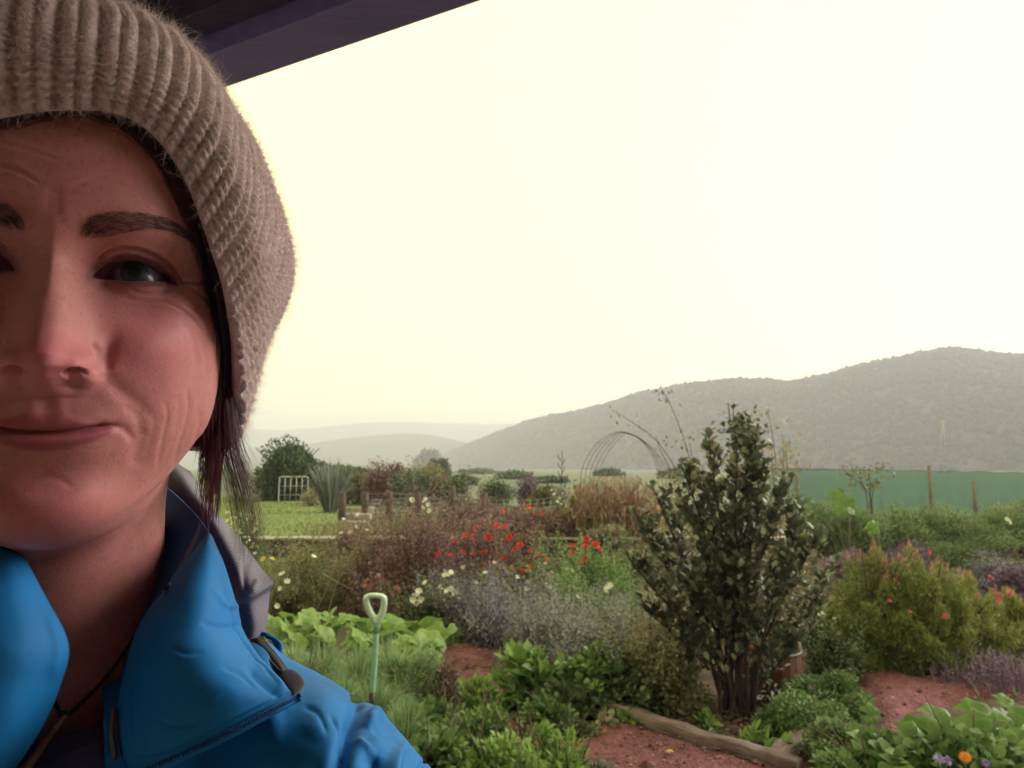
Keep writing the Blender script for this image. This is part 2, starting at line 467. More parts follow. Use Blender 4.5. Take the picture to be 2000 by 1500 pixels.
# mirror the near half to the far half
V1 = A.reshape(-1, 3)
A2 = A[:, 1:-1][:, ::-1] * np.array([-1, 1, 1])
Vb = np.concatenate([A, A2], 1); Vb[:, 0, 0] = 0; Vb[:, NC - 1, 0] = 0
def mir(a): a = a.reshape(NR, NC); return np.concatenate([a, a[:, 1:-1][:, ::-1]], 1).ravel()
nc2 = Vb.shape[1]
_Z = Vb[..., 2]
# soft large-scale irregularity
Vb = Vb + (.0006 * fbm(Vb * 45, 3, 5))[..., None]
red = mir(np.clip(gs(A, .040, -.036, .016, .014) * .55 + gs(A, 0, -.040, .010, .008) * .8 + gs(A, 0, -.103, .018, .012) * .5, 0, 1) * front)
# ---- skin material
m, nt, bs = mat_new('skin')
a_l = nt.nodes.new('ShaderNodeAttribute'); a_l.attribute_name = 'lip'
a_r = nt.nodes.new('ShaderNodeAttribute'); a_r.attribute_name = 'red'
a_e = nt.nodes.new('ShaderNodeAttribute'); a_e.attribute_name = 'lid_shade'
n1 = noise_node(nt, 28, 8, .68); r1 = ramp(nt, n1.outputs[0], [(.32, (.45, .168, .160)), (.55, (.545, .218, .205)), (.75, (.61, .272, .255))])
n3 = noise_node(nt, 420, 2, .5); r3 = ramp(nt, n3.outputs[0], [(.30, (.80, .72, .66)), (.45, (1, 1, 1))])
def mixn(nt, a, b, f, mode='MIX', fac=None):
    x = nt.nodes.new('ShaderNodeMixRGB'); x.blend_type = mode
    if fac is not None: x.inputs[0].default_value = fac
    else: nt.links.new(f, x.inputs[0])
    for s_, v in ((1, a), (2, b)):
        if isinstance(v, tuple): x.inputs[s_].default_value = v + (1,) if len(v) == 3 else v
        else: nt.links.new(v, x.inputs[s_])
    return x.outputs[0]
c = mixn(nt, r1.outputs[0], r3.outputs[0], None, 'MULTIPLY', .6)
c = mixn(nt, c, (.57, .155, .19), a_r.outputs['Fac'])
c = mixn(nt, c, (.34, .075, .10), a_l.outputs['Fac'])
dk = nt.nodes.new('ShaderNodeMath'); dk.operation = 'MULTIPLY'; dk.inputs[1].default_value = .7; nt.links.new(a_e.outputs['Fac'], dk.inputs[0])
c = mixn(nt, c, (.14, .05, .09), dk.outputs[0])  # lash and socket shade painted into the skin round the eye
a_b = nt.nodes.new('ShaderNodeAttribute'); a_b.attribute_name = 'brow'; nb = noise_node(nt, 500, 3, .7); rb = ramp(nt, nb.outputs[0], [(.3, (.25, .25, .25)), (.7, (.6, .6, .6))])
mb = nt.nodes.new('ShaderNodeMath'); mb.operation = 'MULTIPLY'; nt.links.new(a_b.outputs['Fac'], mb.inputs[0]); nt.links.new(rb.outputs[0], mb.inputs[1])
c = mixn(nt, c, (.17, .075, .08), mb.outputs[0])
nt.links.new(c, bs.inputs['Base Color'])
rr_n = noise_node(nt, 140, 5, .6); rmp = ramp(nt, rr_n.outputs[0], [(.3, (.48, .48, .48)), (.7, (.66, .66, .66))]); nt.links.new(rmp.outputs[0], bs.inputs['Roughness']); bs.inputs['Specular IOR Level'].default_value = .28
bs.inputs['Subsurface Weight'].default_value = .7; bs.inputs['Subsurface Radius'].default_value = (1, .32, .18); bs.inputs['Subsurface Scale'].default_value = .0032
vo = nt.nodes.new('ShaderNodeTexVoronoi'); vo.inputs['Scale'].default_value = 900; tc = nt.nodes.new('ShaderNodeTexCoord'); nt.links.new(tc.outputs['Object'], vo.inputs['Vector'])
n2 = noise_node(nt, 260, 6, .65)
nt.links.new(bump_chain(nt, [(n2.outputs[0], .20, .0005), (vo.outputs[0], .16, .0003)]), bs.inputs['Normal'])
SKIN = m
body = padd('body', H2W(Vb.reshape(-1, 3)), grid_faces(NR, nc2, True), SKIN, True,
            {'lip': mir(lipm), 'red': red, 'lid_shade': mir(lid_shade_m), 'brow': mir(browm)})

# ---- eyes
def sphere(c, r, nu=36, nv=48, sc=(1, 1, 1)):
    u = np.linspace(0, math.pi, nu); v = np.linspace(0, 2 * math.pi, nv, endpoint=False)
    U, Vv = np.meshgrid(u, v, indexing='ij')
    S = np.stack([np.sin(U) * np.cos(Vv), np.cos(U), np.sin(U) * np.sin(Vv)], -1) * r * np.array(sc)
    return S.reshape(-1, 3) + np.asarray(c), grid_faces(nu, nv, True)
m, nt, bs = mat_new('eyeball')
tc = nt.nodes.new('ShaderNodeAttribute'); tc.attribute_name = 'iris'
r = ramp(nt, tc.outputs['Fac'], [(0, (.004, .004, .005)), (.20, (.005, .005, .006)), (.24, (.028, .03, .042)), (.42, (.04, .045, .06)), (.48, (.015, .018, .025)), (.53, (.15, .135, .15)), (1, (.13, .08, .09))])
n = noise_node(nt, 600, 3); c = mixn(nt, r.outputs[0], n.outputs[0], None, 'MULTIPLY', .35)
nt.links.new(c, bs.inputs['Base Color']); bs.inputs['Roughness'].default_value = .35; bs.inputs['Coat Weight'].default_value = .4; bs.inputs['Coat Roughness'].default_value = .06; bs.inputs['Specular IOR Level'].default_value = .25
for sx in (1, -1):
    c0 = EYE * np.array([sx, 1, 1])
    V, Fq = sphere((0, 0, 0), ER)
    look = W2H((P(1040, 720, .0) + UP * .16)[None])[0] * np.array([1, 1, 1]) - c0; look = look / np.linalg.norm(look)
    ang = np.arccos(np.clip((V / ER) @ look, -1, 1)) * ER     # arc from the pupil
    V = V + look * (.0010 * np.exp(-(ang / .0045) ** 2))[:, None]
    padd('eye', H2W(V + c0), Fq, m, True, {'iris': np.clip(ang / .0124, 0, 1)})

# ---- brows and lashes: single hairs rooted on the skin
from mathutils.bvhtree import BVHTree
_bvh = None
def skin_hit(px, py):
    global _bvh
    if _bvh is None:
        me = body.data; Vv = np.empty(len(me.vertices) * 3, np.float32); me.vertices.foreach_get('co', Vv)
        Vv = Vv.reshape(-1, 3) + np.array(person.location)
        _bvh = BVHTree.FromPolygons([tuple(v) for v in Vv[:]], [tuple(f) for f in grid_faces(NR, nc2, True)])
    d = P(px, py, 1.0) - CAM; d /= np.linalg.norm(d)
    loc, nor, idx, dist = _bvh.ray_cast(Vector(CAM), Vector(d))
    return (np.array(loc), np.array(nor)) if loc is not None else (None, None)
m, nt, bs = mat_new('dark_hair'); bs.inputs['Base Color'].default_value = (.055, .030, .036, 1); bs.inputs['Roughness'].default_value = .45
HAIRM = m
m, nt, bs = mat_new('brown_hair')
at = nt.nodes.new('ShaderNodeAttribute'); at.attribute_name = 'tint'
r = ramp(nt, at.outputs['Fac'], [(0, (.032, .011, .018)), (.6, (.13, .034, .042)), (1, (.30, .10, .10))])
nt.links.new(r.outputs[0], bs.inputs['Base Color']); bs.inputs['Roughness'].default_value = .35
BROWN = m
def mirror_w(Wp):
    L = W2H(Wp) * np.array([-1, 1, 1]); return H2W(L)
top = crm([(158, 442), (178, 424), (212, 414), (250, 413), (296, 417), (340, 432), (382, 464)], 60)
bot = crm([(158, 464), (185, 465), (215, 461), (255, 452), (300, 446), (342, 456), (384, 480)], 60)
paths = []
for i in range(900):
    t = random.random() ** .85; j = min(int(t * 59), 58); v = random.random()
    p0 = top[j] * (1 - v) + bot[j] * v; tang = top[min(j + 1, 59)] - top[j]; tang /= np.linalg.norm(tang)
    up = np.array([0, -1.0]); ang = (1 - t) * .45 * (.4 + v) + random.uniform(-.2, .2) - (1 - v) * t * .35
    dr = tang * math.cos(ang) + up * math.sin(ang); ln = random.uniform(11, 24) * (1 - .35 * t)
    hp = []
    for s_ in (0, .35, .7, 1):
        w3, nn = skin_hit(*(p0 + dr * ln * s_ + np.array([0, 3.0]) * s_ * s_))
        if w3 is None: break
        nn = nn if nn @ (CAM - w3) > 0 else -nn
        hp.append(w3 + nn * (.0001 + .0008 * math.sin(s_ * 2.2)))
    if len(hp) == 4: paths.append(hp) if t + random.random() * .25 > .16 else None
paths = np.array(paths)
for Pq in (paths, np.array([mirror_w(p) for p in paths])):
    V, Fq = strands(Pq, .00006, .000015); padd('eyebrow', V, Fq, HAIRM)
lp = []
ul = crm(eye_up, 80); ll = crm(eye_lo[::-1], 80)
for i in range(130):
    t = random.uniform(.08, 1); j = int(t * 79); w3, nn = skin_hit(*(ul[j] + np.array([0, -2.5])))
    if w3 is None: continue
    L = W2H(w3[None])[0]; out = np.array([.0028 * (t - .25) + random.uniform(-.0012, .0012), .0052, -.0014]) * random.uniform(.4, 1.1)
    lp.append([H2W(L + out * a + np.array([0, 0, .0022 * a * a])) for a in (0, .35, .7, 1)])
for i in range(60):
    t = random.uniform(.35, .95); j = int(t * 79); w3, nn = skin_hit(*(ll[j] + np.array([0, 3])))
    if w3 is None: continue
    L = W2H(w3[None])[0]; out = np.array([.0012 * (t - .3), .0028, -.0022]) * random.uniform(.6, 1.1)
    lp.append([H2W(L + out * a) for a in (0, .35, .7, 1)])
lp = np.array(lp)
for Pq in (lp, np.array([mirror_w(p) for p in lp])):
    V, Fq = strands(Pq, .00007, .00002); padd('eyelashes', V, Fq, HAIRM)
# ================================================================== hat, hair, clothes
def ribbons(paths, wid):
    """flat fibres, paths (n,k,3)"""
    n, k, _ = paths.shape; T = np.gradient(paths, axis=1); T /= np.linalg.norm(T, axis=2)[..., None] + 1e-12
    A = np.cross(T, rng.normal(size=(n, 1, 3))); A /= np.linalg.norm(A, axis=2)[..., None] + 1e-12
    w = (wid * (1 - .7 * np.linspace(0, 1, k)))[None, :, None]
    V = np.stack([paths - A * w, paths + A * w], 2).reshape(-1, 3)
    f = grid_faces(k, 2); return V, (f[None] + (np.arange(n) * k * 2)[:, None, None]).reshape(-1, 4)

HK = {  # azimuth: six points from the cuff edge to the crown
 0:   [(0, .099, .062), (0, .106, .084), (0, .092, .112), (0, .054, .134), (0, .0, .142), (0, -.040, .137)],
 14:  [(.026, .095, .066), (.030, .102, .086), (.030, .088, .113), (.024, .054, .134), (.012, .0, .142), (0, -.040, .137)],
 25:  [(.046, .088, .052), (.056, .092, .076), (.058, .076, .103), (.046, .048, .128), (.022, .002, .140), (0, -.040, .137)],
 35:  [(.064, .080, .014), (.076, .080, .038), (.079, .064, .074), (.066, .046, .107), (.032, .006, .136), (0, -.040, .137)],
 45:  [(.0755, .066, -.014), (.089, .062, .010), (.096, .046, .048), (.083, .035, .092), (.042, .006, .132), (0, -.040, .137)],
 62:  [(.083, .036, -.034), (.098, .030, -.004), (.1095, .022, .034), (.090, .018, .083), (.048, .0, .127), (0, -.040, .137)],
 82:  [(.088, .0, -.066), (.100, -.004, -.022), (.1135, -.004, .024), (.093, -.010, .080), (.048, -.020, .124), (0, -.040, .137)],
 110: [(.083, -.035, -.080), (.098, -.045, -.028), (.106, -.052, .026), (.092, -.050, .074), (.05, -.045, .120), (0, -.040, .137)],
 145: [(.052, -.078, -.078), (.062, -.094, -.028), (.066, -.102, .024), (.058, -.096, .072), (.03, -.07, .118), (0, -.040, .137)],
 180: [(0, -.095, -.072), (0, -.113, -.028), (0, -.122, .022), (0, -.116, .072), (0, -.082, .118), (0, -.040, .137)],
}
_ks = sorted(HK); ring = [HK[k] for k in _ks] + [[(-x, y, z - (.013 if q == 0 and k < 40 else .006 if q == 1 and k < 40 else 0)) for q, (x, y, z) in enumerate(HK[k])] for k in _ks[::-1] if 0 < k < 180]
ring = np.array(ring)                                       # (18,6,3)
NU, NV = 1080, 160
Hs = crm(ring, NU, closed=True)                             # around
Hs = crm(Hs.transpose(1, 0, 2), NV).transpose(1, 0, 2)      # up
L = np.linalg.norm(np.roll(Hs[:, 60], -1, 0) - Hs[:, 60], axis=1); arc = np.r_[0, np.cumsum(L)[:-1]] / L.sum()
vl = np.r_[0, np.cumsum(np.linalg.norm(np.diff(Hs[200], axis=0), axis=1))]
U = arc[:, None] * 50; Vv = vl[None, :] / .0038
du = np.roll(Hs, -1, 0) - np.roll(Hs, 1, 0); dv = np.gradient(Hs, axis=1); HN = np.cross(du, dv)
HN /= np.linalg.norm(HN, axis=2, keepdims=True) + 1e-12
if (HN[0, 60] @ np.array([0, 1, 0])) < 0: HN = -HN
Uw = U + .10 * fbm(np.stack([U * .6 + 0 * Vv, Vv * .25 + 0 * U, 0 * U * Vv], -1), 3, 3)
fr = Uw - np.floor(Uw)
deep = np.exp(-(np.minimum(fr, 1 - fr) / .13) ** 2)
mid = np.exp(-((fr - .5) / .07) ** 2)
st = np.sin(2 * math.pi * (Vv + .35 * np.abs(np.sin(2 * math.pi * Uw))))
edgeroll = sstep(0, 7, np.arange(NV))[None, :]
hd = -.0039 * deep - .0027 * mid + .0009 * st * edgeroll + .0013 * fbm(Hs * 330, 2, 8) + .0045 * fbm(Hs * 24, 2, 9) + .0018
crown = sstep(1, .86, np.arange(NV) / (NV - 1))[None, :]
Ho = Hs + HN * (hd * (.85 + .15 * edgeroll) * crown)[..., None]
# rolled hem and inner side
inn = [Hs[:, k] - HN[:, max(k, 2)] * t for k, t in ((0, .004), (3, .0075), (22, .0085), (60, .008))]
Ho = np.concatenate([np.stack(inn[::-1], 1), Ho], 1)
m, nt, bs = mat_new('wool')
n1 = noise_node(nt, 160, 5, .65); r1 = ramp(nt, n1.outputs[0], [(.28, (.37, .265, .26)), (.5, (.66, .50, .48)), (.72, (.82, .65, .62))])
nt.links.new(r1.outputs[0], bs.inputs['Base Color']); bs.inputs['Roughness'].default_value = .95; bs.inputs['Specular IOR Level'].default_value = .1
bs.inputs['Sheen Weight'].default_value = .3
n2 = noise_node(nt, 700, 6, .7); nt.links.new(bump_chain(nt, [(n2.outputs[0], .8, .0012)]), bs.inputs['Normal'])
WOOL = m
hat = padd('knitted_hat', H2W(Ho.reshape(-1, 3)), grid_faces(NU, Ho.shape[1]), WOOL)
# close the ring
me = hat.data
# fibres
m, nt, bs = mat_new('wool_fibre'); bs.inputs['Base Color'].default_value = (.78, .61, .58, 1); bs.inputs['Roughness'].default_value = .9; bs.inputs['Specular IOR Level'].default_value = .1
tr = nt.nodes.new('ShaderNodeBsdfTranslucent'); tr.inputs[0].default_value = (.78, .61, .58, 1); ms = nt.nodes.new('ShaderNodeMixShader'); ms.inputs[0].default_value = .35
nt.links.new(bs.outputs[0], ms.inputs[1]); nt.links.new(tr.outputs[0], ms.inputs[2]); nt.links.new(ms.outputs[0], nt.nodes['Material Output'].inputs[0])
NF = 135000
iu = (rng.random(NF) * .62 * NU - .16 * NU).astype(int) % NU; iv = (rng.random(NF) ** 1.1 * (NV - 40)).astype(int)
base = (Hs + HN * (hd * (.85 + .15 * edgeroll) * crown)[..., None])[iu, iv]; nn = HN[iu, iv]
hi = rng.random(NF) < np.where(deep[iu, iv] > .5, .25, 1)
base, nn = base[hi], nn[hi]; n_ = len(base)
dr = nn * .55 + rng.normal(size=(n_, 3)) * .62; dr /= np.linalg.norm(dr, axis=1)[:, None]
ln = rng.gamma(3.0, .00095, n_)[:, None]; ln[rng.random(n_) < .006] *= 2.4
curl = rng.normal(size=(n_, 3)); p = [base - nn * .0004, base + dr * ln * .5 + curl * ln * .18, base + dr * ln * .85 + nn * ln * -.05 + curl * ln * .5]
V, Fq = ribbons(H2W(np.stack(p, 1)), .00006)
o = padd('wool_fibres', V, Fq, m, False, parent=None); o['kind'] = 'stuff'
o.parent = hat
hat_join = np.stack([Ho[-1], Ho[0]], 0)      # last to first column of the ring
V = H2W(hat_join.reshape(-1, 3)); o = padd('hat_seam', V, grid_faces(2, Ho.shape[1]), WOOL); o.parent = hat

# ---- hair
def guide(pts): return np.array([P(*p) for p in pts])
def lock(guides, n, spread0, spread1, r0=.00007, k=14, wav=.0006):
    """hairs between neighbouring guide curves"""
    gd = np.array([crm(guide(g), k) for g in guides]); out = []
    for i in range(n):
        a = random.random() * (len(gd) - 1); j = int(a); f = a - j
        c = gd[j] * (1 - f) + gd[min(j + 1, len(gd) - 1)] * f
        w = np.linspace(0, 1, k)[:, None]; jit = rng.normal(size=(1, 3)) * (spread0 * (1 - w) + spread1 * w)
        ph = rng.random(3) * 6.3
        c = c + jit + wav * np.sin(w * rng.uniform(4, 9) + ph) * w * rng.normal(size=(1, 3))
        e = rng.uniform(.55, 1.0); t = np.linspace(0, (k - 1) * e, k); i0 = np.clip(t.astype(int), 0, k - 2); ff = (t - i0)[:, None]
        out.append(c[i0] * (1 - ff) + c[i0 + 1] * ff)
    return np.array(out)
hp = [lock([[(440, 760, .402), (462, 860, .40), (492, 950, .397), (508, 1030, .395), (492, 1100, .394)],
            [(446, 760, .405), (455, 870, .402), (478, 960, .399), (492, 1040, .397), (486, 1110, .396)],
            [(438, 770, .404), (440, 870, .40), (462, 960, .398), (476, 1050, .396), (478, 1100, .395)],
            [(430, 790, .402), (428, 880, .398), (444, 960, .396), (462, 1030, .395), (470, 1080, .395)]], 380, .0018, .0028),
      lock([[(430, 830, .399), (420, 900, .394), (400, 980, .388), (380, 1045, .38), (335, 1125, .362), (280, 1215, .338)],
            [(428, 830, .399), (424, 900, .394), (402, 980, .388), (384, 1050, .379), (340, 1128, .361), (284, 1218, .338)]], 9, .0003, .0003),
      lock([[(432, 840, .399), (420, 930, .394), (408, 1000, .388), (403, 1075, .378), (392, 1135, .368)],
            [(434, 840, .399), (423, 930, .394), (411, 1000, .388), (405, 1075, .378), (395, 1130, .368)]], 12, .0004, .0003),
      lock([[(436, 850, .40), (430, 930, .396), (427, 1000, .39), (424, 1075, .385), (421, 1120, .382)],
            [(440, 850, .40), (432, 930, .396), (430, 1000, .39), (425, 1075, .385), (420, 1125, .382)]], 5, .0003, .0003),
      lock([[(450, 800, .41), (492, 880, .41), (530, 930, .40), (548, 990, .40)], [(450, 800, .40), (480, 900, .40), (510, 960, .40), (520, 1010, .40)]], 10, .001, .004)]
paths = np.concatenate([np.array([crm(q, 14) for q in h]) for h in hp])
V, Fq = strands(paths, .000075, .00003); o = padd('loose_hair', V, Fq, BROWN, True, {'tint': np.repeat(np.clip(rng.normal(.45, .28, len(paths)), 0, 1), 14 * 3)})
# hair pressed to the head beneath the hat: cap shell plus strands in front of and behind the ear
hc = []
for i in range(1100):
    a = math.radians(rng.uniform(44, 100)); lay_ = rng.uniform(0, .006)
    z0, z1 = rng.uniform(-.02, .03), -.062 - rng.random() ** 2 * .06
    pts = []
    for w in np.linspace(0, 1, 7):
        z = z0 + (z1 - z0) * w; aa = a + w * .35 * (1.2 - a * .2)
        rx = .0775 - .004 * w; ry = np.interp(z, [-.1, -.05, .03], [.030, .060, .083]) * (1 - .1 * w)
        pts.append((math.sin(aa) * (rx + lay_), math.cos(aa) * (ry + lay_) - .01 * w, z))
    hc.append(pts)
hc = np.array(hc); hc = np.concatenate([hc, hc * np.array([-1, 1, 1])])
V, Fq = strands(H2W(hc), .00016, .0001); padd('side_hair', V, Fq, BROWN, True, {'tint': np.repeat(np.clip(rng.normal(.55, .15, len(hc)), 0, 1), 7 * 3)})
# dark hairline doubling as the shadow between hat rim and face
hl = crm([(-10, 252), (60, 226), (150, 212), (205, 226), (262, 252), (322, 318), (366, 402), (396, 482), (416, 545), (430, 620), (437, 700), (438, 790), (430, 870)], 200); fw_ = []
for i in range(2600):
    a = rng.uniform(0, .80); b = a + rng.uniform(.08, .18); js = (np.linspace(a, b, 6) * 199).astype(int); off = -4 + abs(rng.normal()) * np.interp(a, [0, .3, .5, .8], [6, 8, 9, 6]); pts_ = []
    for w_, j in enumerate(js):
        t_ = hl[min(j + 1, 199)] - hl[max(j - 1, 0)]; t_ = t_ / np.linalg.norm(t_); inward = np.array([-t_[1], t_[0]]); q_ = hl[j] + inward * (off + w_ * rng.normal() * .4)
        w3, n3 = skin_hit(*q_)
        if w3 is None: break
        n3 = n3 if n3 @ (CAM - w3) > 0 else -n3; pts_.append(w3 + n3 * .0012 * max(0, 1 - off / 40))
    if len(pts_) == 6 and max(np.linalg.norm(np.diff(pts_, axis=0), axis=1)) < .02: fw_.append(pts_)
V, Fq = strands(np.array(fw_), .00012, .00005); padd('hairline_shade', V, Fq, BROWN, True, {'tint': np.repeat(np.clip(rng.normal(.4, .15, len(fw_)), 0, 1), 18)})
# shell of hair on the skull, inside the hat
sel = Hs[::8, :115:6] - HN[::8, :115:6] * .010
up_ = sstep(0, .4, np.linspace(0, 1, sel.shape[1]))[None, :, None]
padd('hair_cap', H2W((sel * np.array([1, 1, 1]) - .0 * up_).reshape(-1, 3)), grid_faces(sel.shape[0], sel.shape[1], False), HAIRM)
# stray hairs above the hat
sp = []
for (x, y) in [(195, 12), (212, 18), (330, 70), (352, 88), (365, 100), (385, 120), (405, 140), (262, 40), (300, 52), (300, 10), (275, 20)]:
    for q in range(2):
        d0 = .385; a = rng.uniform(-2.6, -.4); l_ = rng.uniform(12, 46); bx, by = x + rng.normal() * 5, y + 6
        sp.append([P(bx, by, d0), P(bx + math.cos(a) * l_ * .5, by + math.sin(a) * l_ * .5, d0), P(bx + math.cos(a + .9) * l_ * .8, by + math.sin(a + .7) * l_ * .9, d0 + .003), P(bx + math.cos(a + 1.7) * l_, by + math.sin(a + 1.6) * l_ * .7, d0 + .004)])
sp = np.array([crm(q, 9) for q in sp]); V, Fq = strands(sp, .00006, .00004)
o = padd('stray_fibre', V, Fq, MATS['wool_fibre']); o['kind'] = 'stuff'; o.parent = hat

# ---- fabrics
def m_fabric(name, col, rough=.6, weave=1400, wb=.25, sheen=.2, crinkle=.25):
    m, nt, bs = mat_new(name)
    n = noise_node(nt, 12, 4); c = np.array(col); r = ramp(nt, n.outputs[0], [(.3, c * .82), (.7, c * 1.15)])
    nt.links.new(r.outputs[0], bs.inputs['Base Color']); bs.inputs['Roughness'].default_value = rough
    bs.inputs['Specular IOR Level'].default_value = .3; bs.inputs['Sheen Weight'].default_value = sheen; bs.inputs['Sheen Roughness'].default_value = .4
    tc = nt.nodes.new('ShaderNodeTexCoord'); hs = []
    for ax in ('X', 'Z'):
        w = nt.nodes.new('ShaderNodeTexWave'); w.bands_direction = ax; w.inputs['Scale'].default_value = weave / 6.28 * 1.0; w.inputs['Distortion'].default_value = .6
        nt.links.new(tc.outputs['Object'], w.inputs['Vector']); hs.append(w.outputs['Fac'])
    mu = nt.nodes.new('ShaderNodeMath'); mu.operation = 'MAXIMUM'; nt.links.new(hs[0], mu.inputs[0]); nt.links.new(hs[1], mu.inputs[1])
    n2 = noise_node(nt, 45, 5, .6, dist=.8)
    nt.links.new(bump_chain(nt, [(n2.outputs[0], crinkle, .003), (mu.outputs[0], wb * .35, .0001)]), bs.inputs['Normal'])
    return m
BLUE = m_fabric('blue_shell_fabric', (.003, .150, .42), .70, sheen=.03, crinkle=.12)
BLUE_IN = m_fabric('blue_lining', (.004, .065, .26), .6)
GREYT = m_fabric('grey_jersey', (.09, .075, .16), .8, 1800, .2)
DARKT = m_fabric('dark_neckband', (.035, .025, .07), .8, 1800, .2)
m, nt, bs = mat_new('grey_ribbed_lining')
at = nt.nodes.new('ShaderNodeAttribute'); at.attribute_name = 'rib'
s1 = nt.nodes.new('ShaderNodeMath'); s1.operation = 'SINE'; nt.links.new(at.outputs['Fac'], s1.inputs[0])
mr = nt.nodes.new('ShaderNodeMapRange'); mr.inputs[1].default_value = -1; mr.inputs[2].default_value = 1; nt.links.new(s1.outputs[0], mr.inputs[0])
r = ramp(nt, mr.outputs[0], [(.1, (.10, .085, .12)), (.75, (.27, .235, .29))]); nt.links.new(r.outputs[0], bs.inputs['Base Color'])
bs.inputs['Roughness'].default_value = .7; nt.links.new(bump_chain(nt, [(mr.outputs[0], .6, .0005)]), bs.inputs['Normal'])
RIBBED = m
DARKP = m_simple('dark_rubber_tab', (.030, .022, .032), .75, .1, 40, .1, .0005)

def cloth(name, ctrl, nu, nv, mat, thick=.0012, folds=(), wr=.0008, attrs=None, parent=None, seed=1):
    """cloth from a grid of (px,py,depth) control points; folds = (line px, width px, depth m)"""
    C = np.array([[P(*p) for p in row] for row in ctrl]); S = patch(C, nu, nv)
    N = np.cross(np.gradient(S, axis=0), np.gradient(S, axis=1)); N /= np.linalg.norm(N, axis=2, keepdims=True) + 1e-12
    sg = np.sign(((CAM - S) * N).sum(-1, keepdims=True).mean()); N *= sg
    q = W2PX(S.reshape(-1, 3)); D = wr * 1.2 * fbm(S.reshape(-1, 3) * 22 + seed, 2, seed) + wr * .9 * np.abs(fbm(S.reshape(-1, 3) * 60 + seed, 3, seed + 3))
    for ln, wd, dp in folds:
        d, t, s = seg_dist(q, crm(ln, 24)); e = np.clip(np.minimum(t, 1 - t) / .2, 0, 1)
        D = D - e * dp * np.exp(-(d / wd) ** 2)
    S = S + N * D.reshape(nu, nv)[..., None]
    Bk = S - N * thick
    V = np.concatenate([S.reshape(-1, 3), Bk.reshape(-1, 3)]); F1 = grid_faces(nu, nv); F2 = F1[:, ::-1] + nu * nv
    idx = np.arange(nu * nv).reshape(nu, nv)
    loop = np.concatenate([idx[0, :-1], idx[:-1, -1], idx[-1, :0:-1], idx[:0:-1, 0]]); l2 = np.roll(loop, -1)
    F3 = np.stack([loop, l2, l2 + nu * nv, loop + nu * nv], 1)
    at = None
    if attrs == 'rib':
        ar = np.cumsum(np.r_[0, np.linalg.norm(np.diff(S[:, nv // 2], axis=0), axis=1)]); a = np.broadcast_to(ar[:, None], (nu, nv)).ravel() / .00095 * 2 * math.pi
        at = {'rib': np.concatenate([a, a])}
    return padd(name, V, np.vstack([F1, F2, F3]), mat, True, at, parent), S, N
jacket = empty('raincoat', (0, 0, 0), 0, person)
jacket.location = (0, 0, 0)
def jcloth(name, *a, **k):
    o, S, N = cloth(name, *a, **k); o.parent = jacket
    return o, S, N
# grey ribbed hood lining behind the collar
jcloth('hood', [
 [(300, 905, .50), (335, 900, .50), (372, 921, .49)],
 [(335, 962, .445), (368, 945, .45), (397, 960, .465)],
 [(385, 1010, .425), (413, 1005, .425), (443, 1022, .445)],
 [(408, 1070, .412), (445, 1062, .410), (478, 1064, .43)],
 [(430, 1125, .405), (470, 1115, .400), (512, 1110, .423)],
 [(446, 1172, .398), (486, 1163, .388), (535, 1137, .408)],
 [(450, 1186, .402), (490, 1178, .400), (528, 1156, .420)],
 [(462, 1225, .402), (497, 1216, .402), (523, 1204, .416)],
 [(472, 1248, .402), (495, 1252, .404), (519, 1237, .414)]], 150, 50, RIBBED, wr=.0010,
 folds=[([(475, 1165), (478, 1130), (480, 1080)], 7, .0020), ([(490, 1160), (505, 1130)], 6, -.0015)], attrs='rib')
hm = crm(guide([(472, 1249, .4005), (495, 1253, .4025), (519, 1238, .4125)]), 60)
V, Fq = tube(hm + np.c_[0 * hm[:, :2], .0002 * np.sin(np.arange(60) * 1.6)], .00075 * (1 + .2 * np.sin(np.arange(60) * 1.6)), 8)
o = padd('hood_hem', V, Fq, RIBBED, True, {'rib': np.full(len(V), 1.2)}); o.parent = jacket
# shoulder and chest
crest = [(200, 1335, .365), (330, 1300, .375), (430, 1270, .385), (512, 1252, .395), (560, 1283, .398), (620, 1314, .396), (662, 1338, .392), (700, 1366, .388), (735, 1381, .386), (775, 1424, .382), (812, 1468, .380), (846, 1508, .382), (885, 1580, .39)]
rows = []
for dy, dd in ((120, .16), (45, .075), (12, .028), (0, 0), (22, -.024), (80, -.058), (190, -.088), (380, -.108), (700, -.11)):
    rows.append([(x + (dy * .12 if dy > 20 and dd < 0 else 0) * (1 if x > 600 else .2), y + dy, d + dd * (np.interp(x, [512, 560, 700], [.55, 1, 1]) if dd > 0 else np.interp(x, [430, 560, 620], [.60, .92, 1.0]))) for x, y, d in crest])
jcloth('shoulder', rows, 150, 270, BLUE, wr=.0008, seed=4, folds=[
 ([(700, 1372), (692, 1400), (678, 1450), (655, 1510), (640, 1570)], 15, .0075),
 ([(725, 1385), (728, 1400), (712, 1420)], 14, -.0040), ([(705, 1400), (730, 1425), (765, 1440)], 5, .0016), ([(690, 1430), (720, 1462), (760, 1480)], 6, -.0014), ([(640, 1400), (665, 1430), (672, 1470)], 5, .0014), ([(745, 1400), (775, 1450), (790, 1500)], 5, .0012), ([(590, 1380), (620, 1400), (640, 1440)], 5, .0010), ([(690, 1350), (704, 1385)], 8, .003),
 ([(600, 1490), (602, 1530), (610, 1600)], 16, .003), ([(720, 1462), (738, 1500), (745, 1560)], 20, .0055),
 ([(640, 1335), (630, 1380), (610, 1450)], 30, -.0020), ([(790, 1450), (770, 1500), (775, 1560)], 12, -.0035),
 ([(835, 1480), (815, 1508)], 4, .0016)])
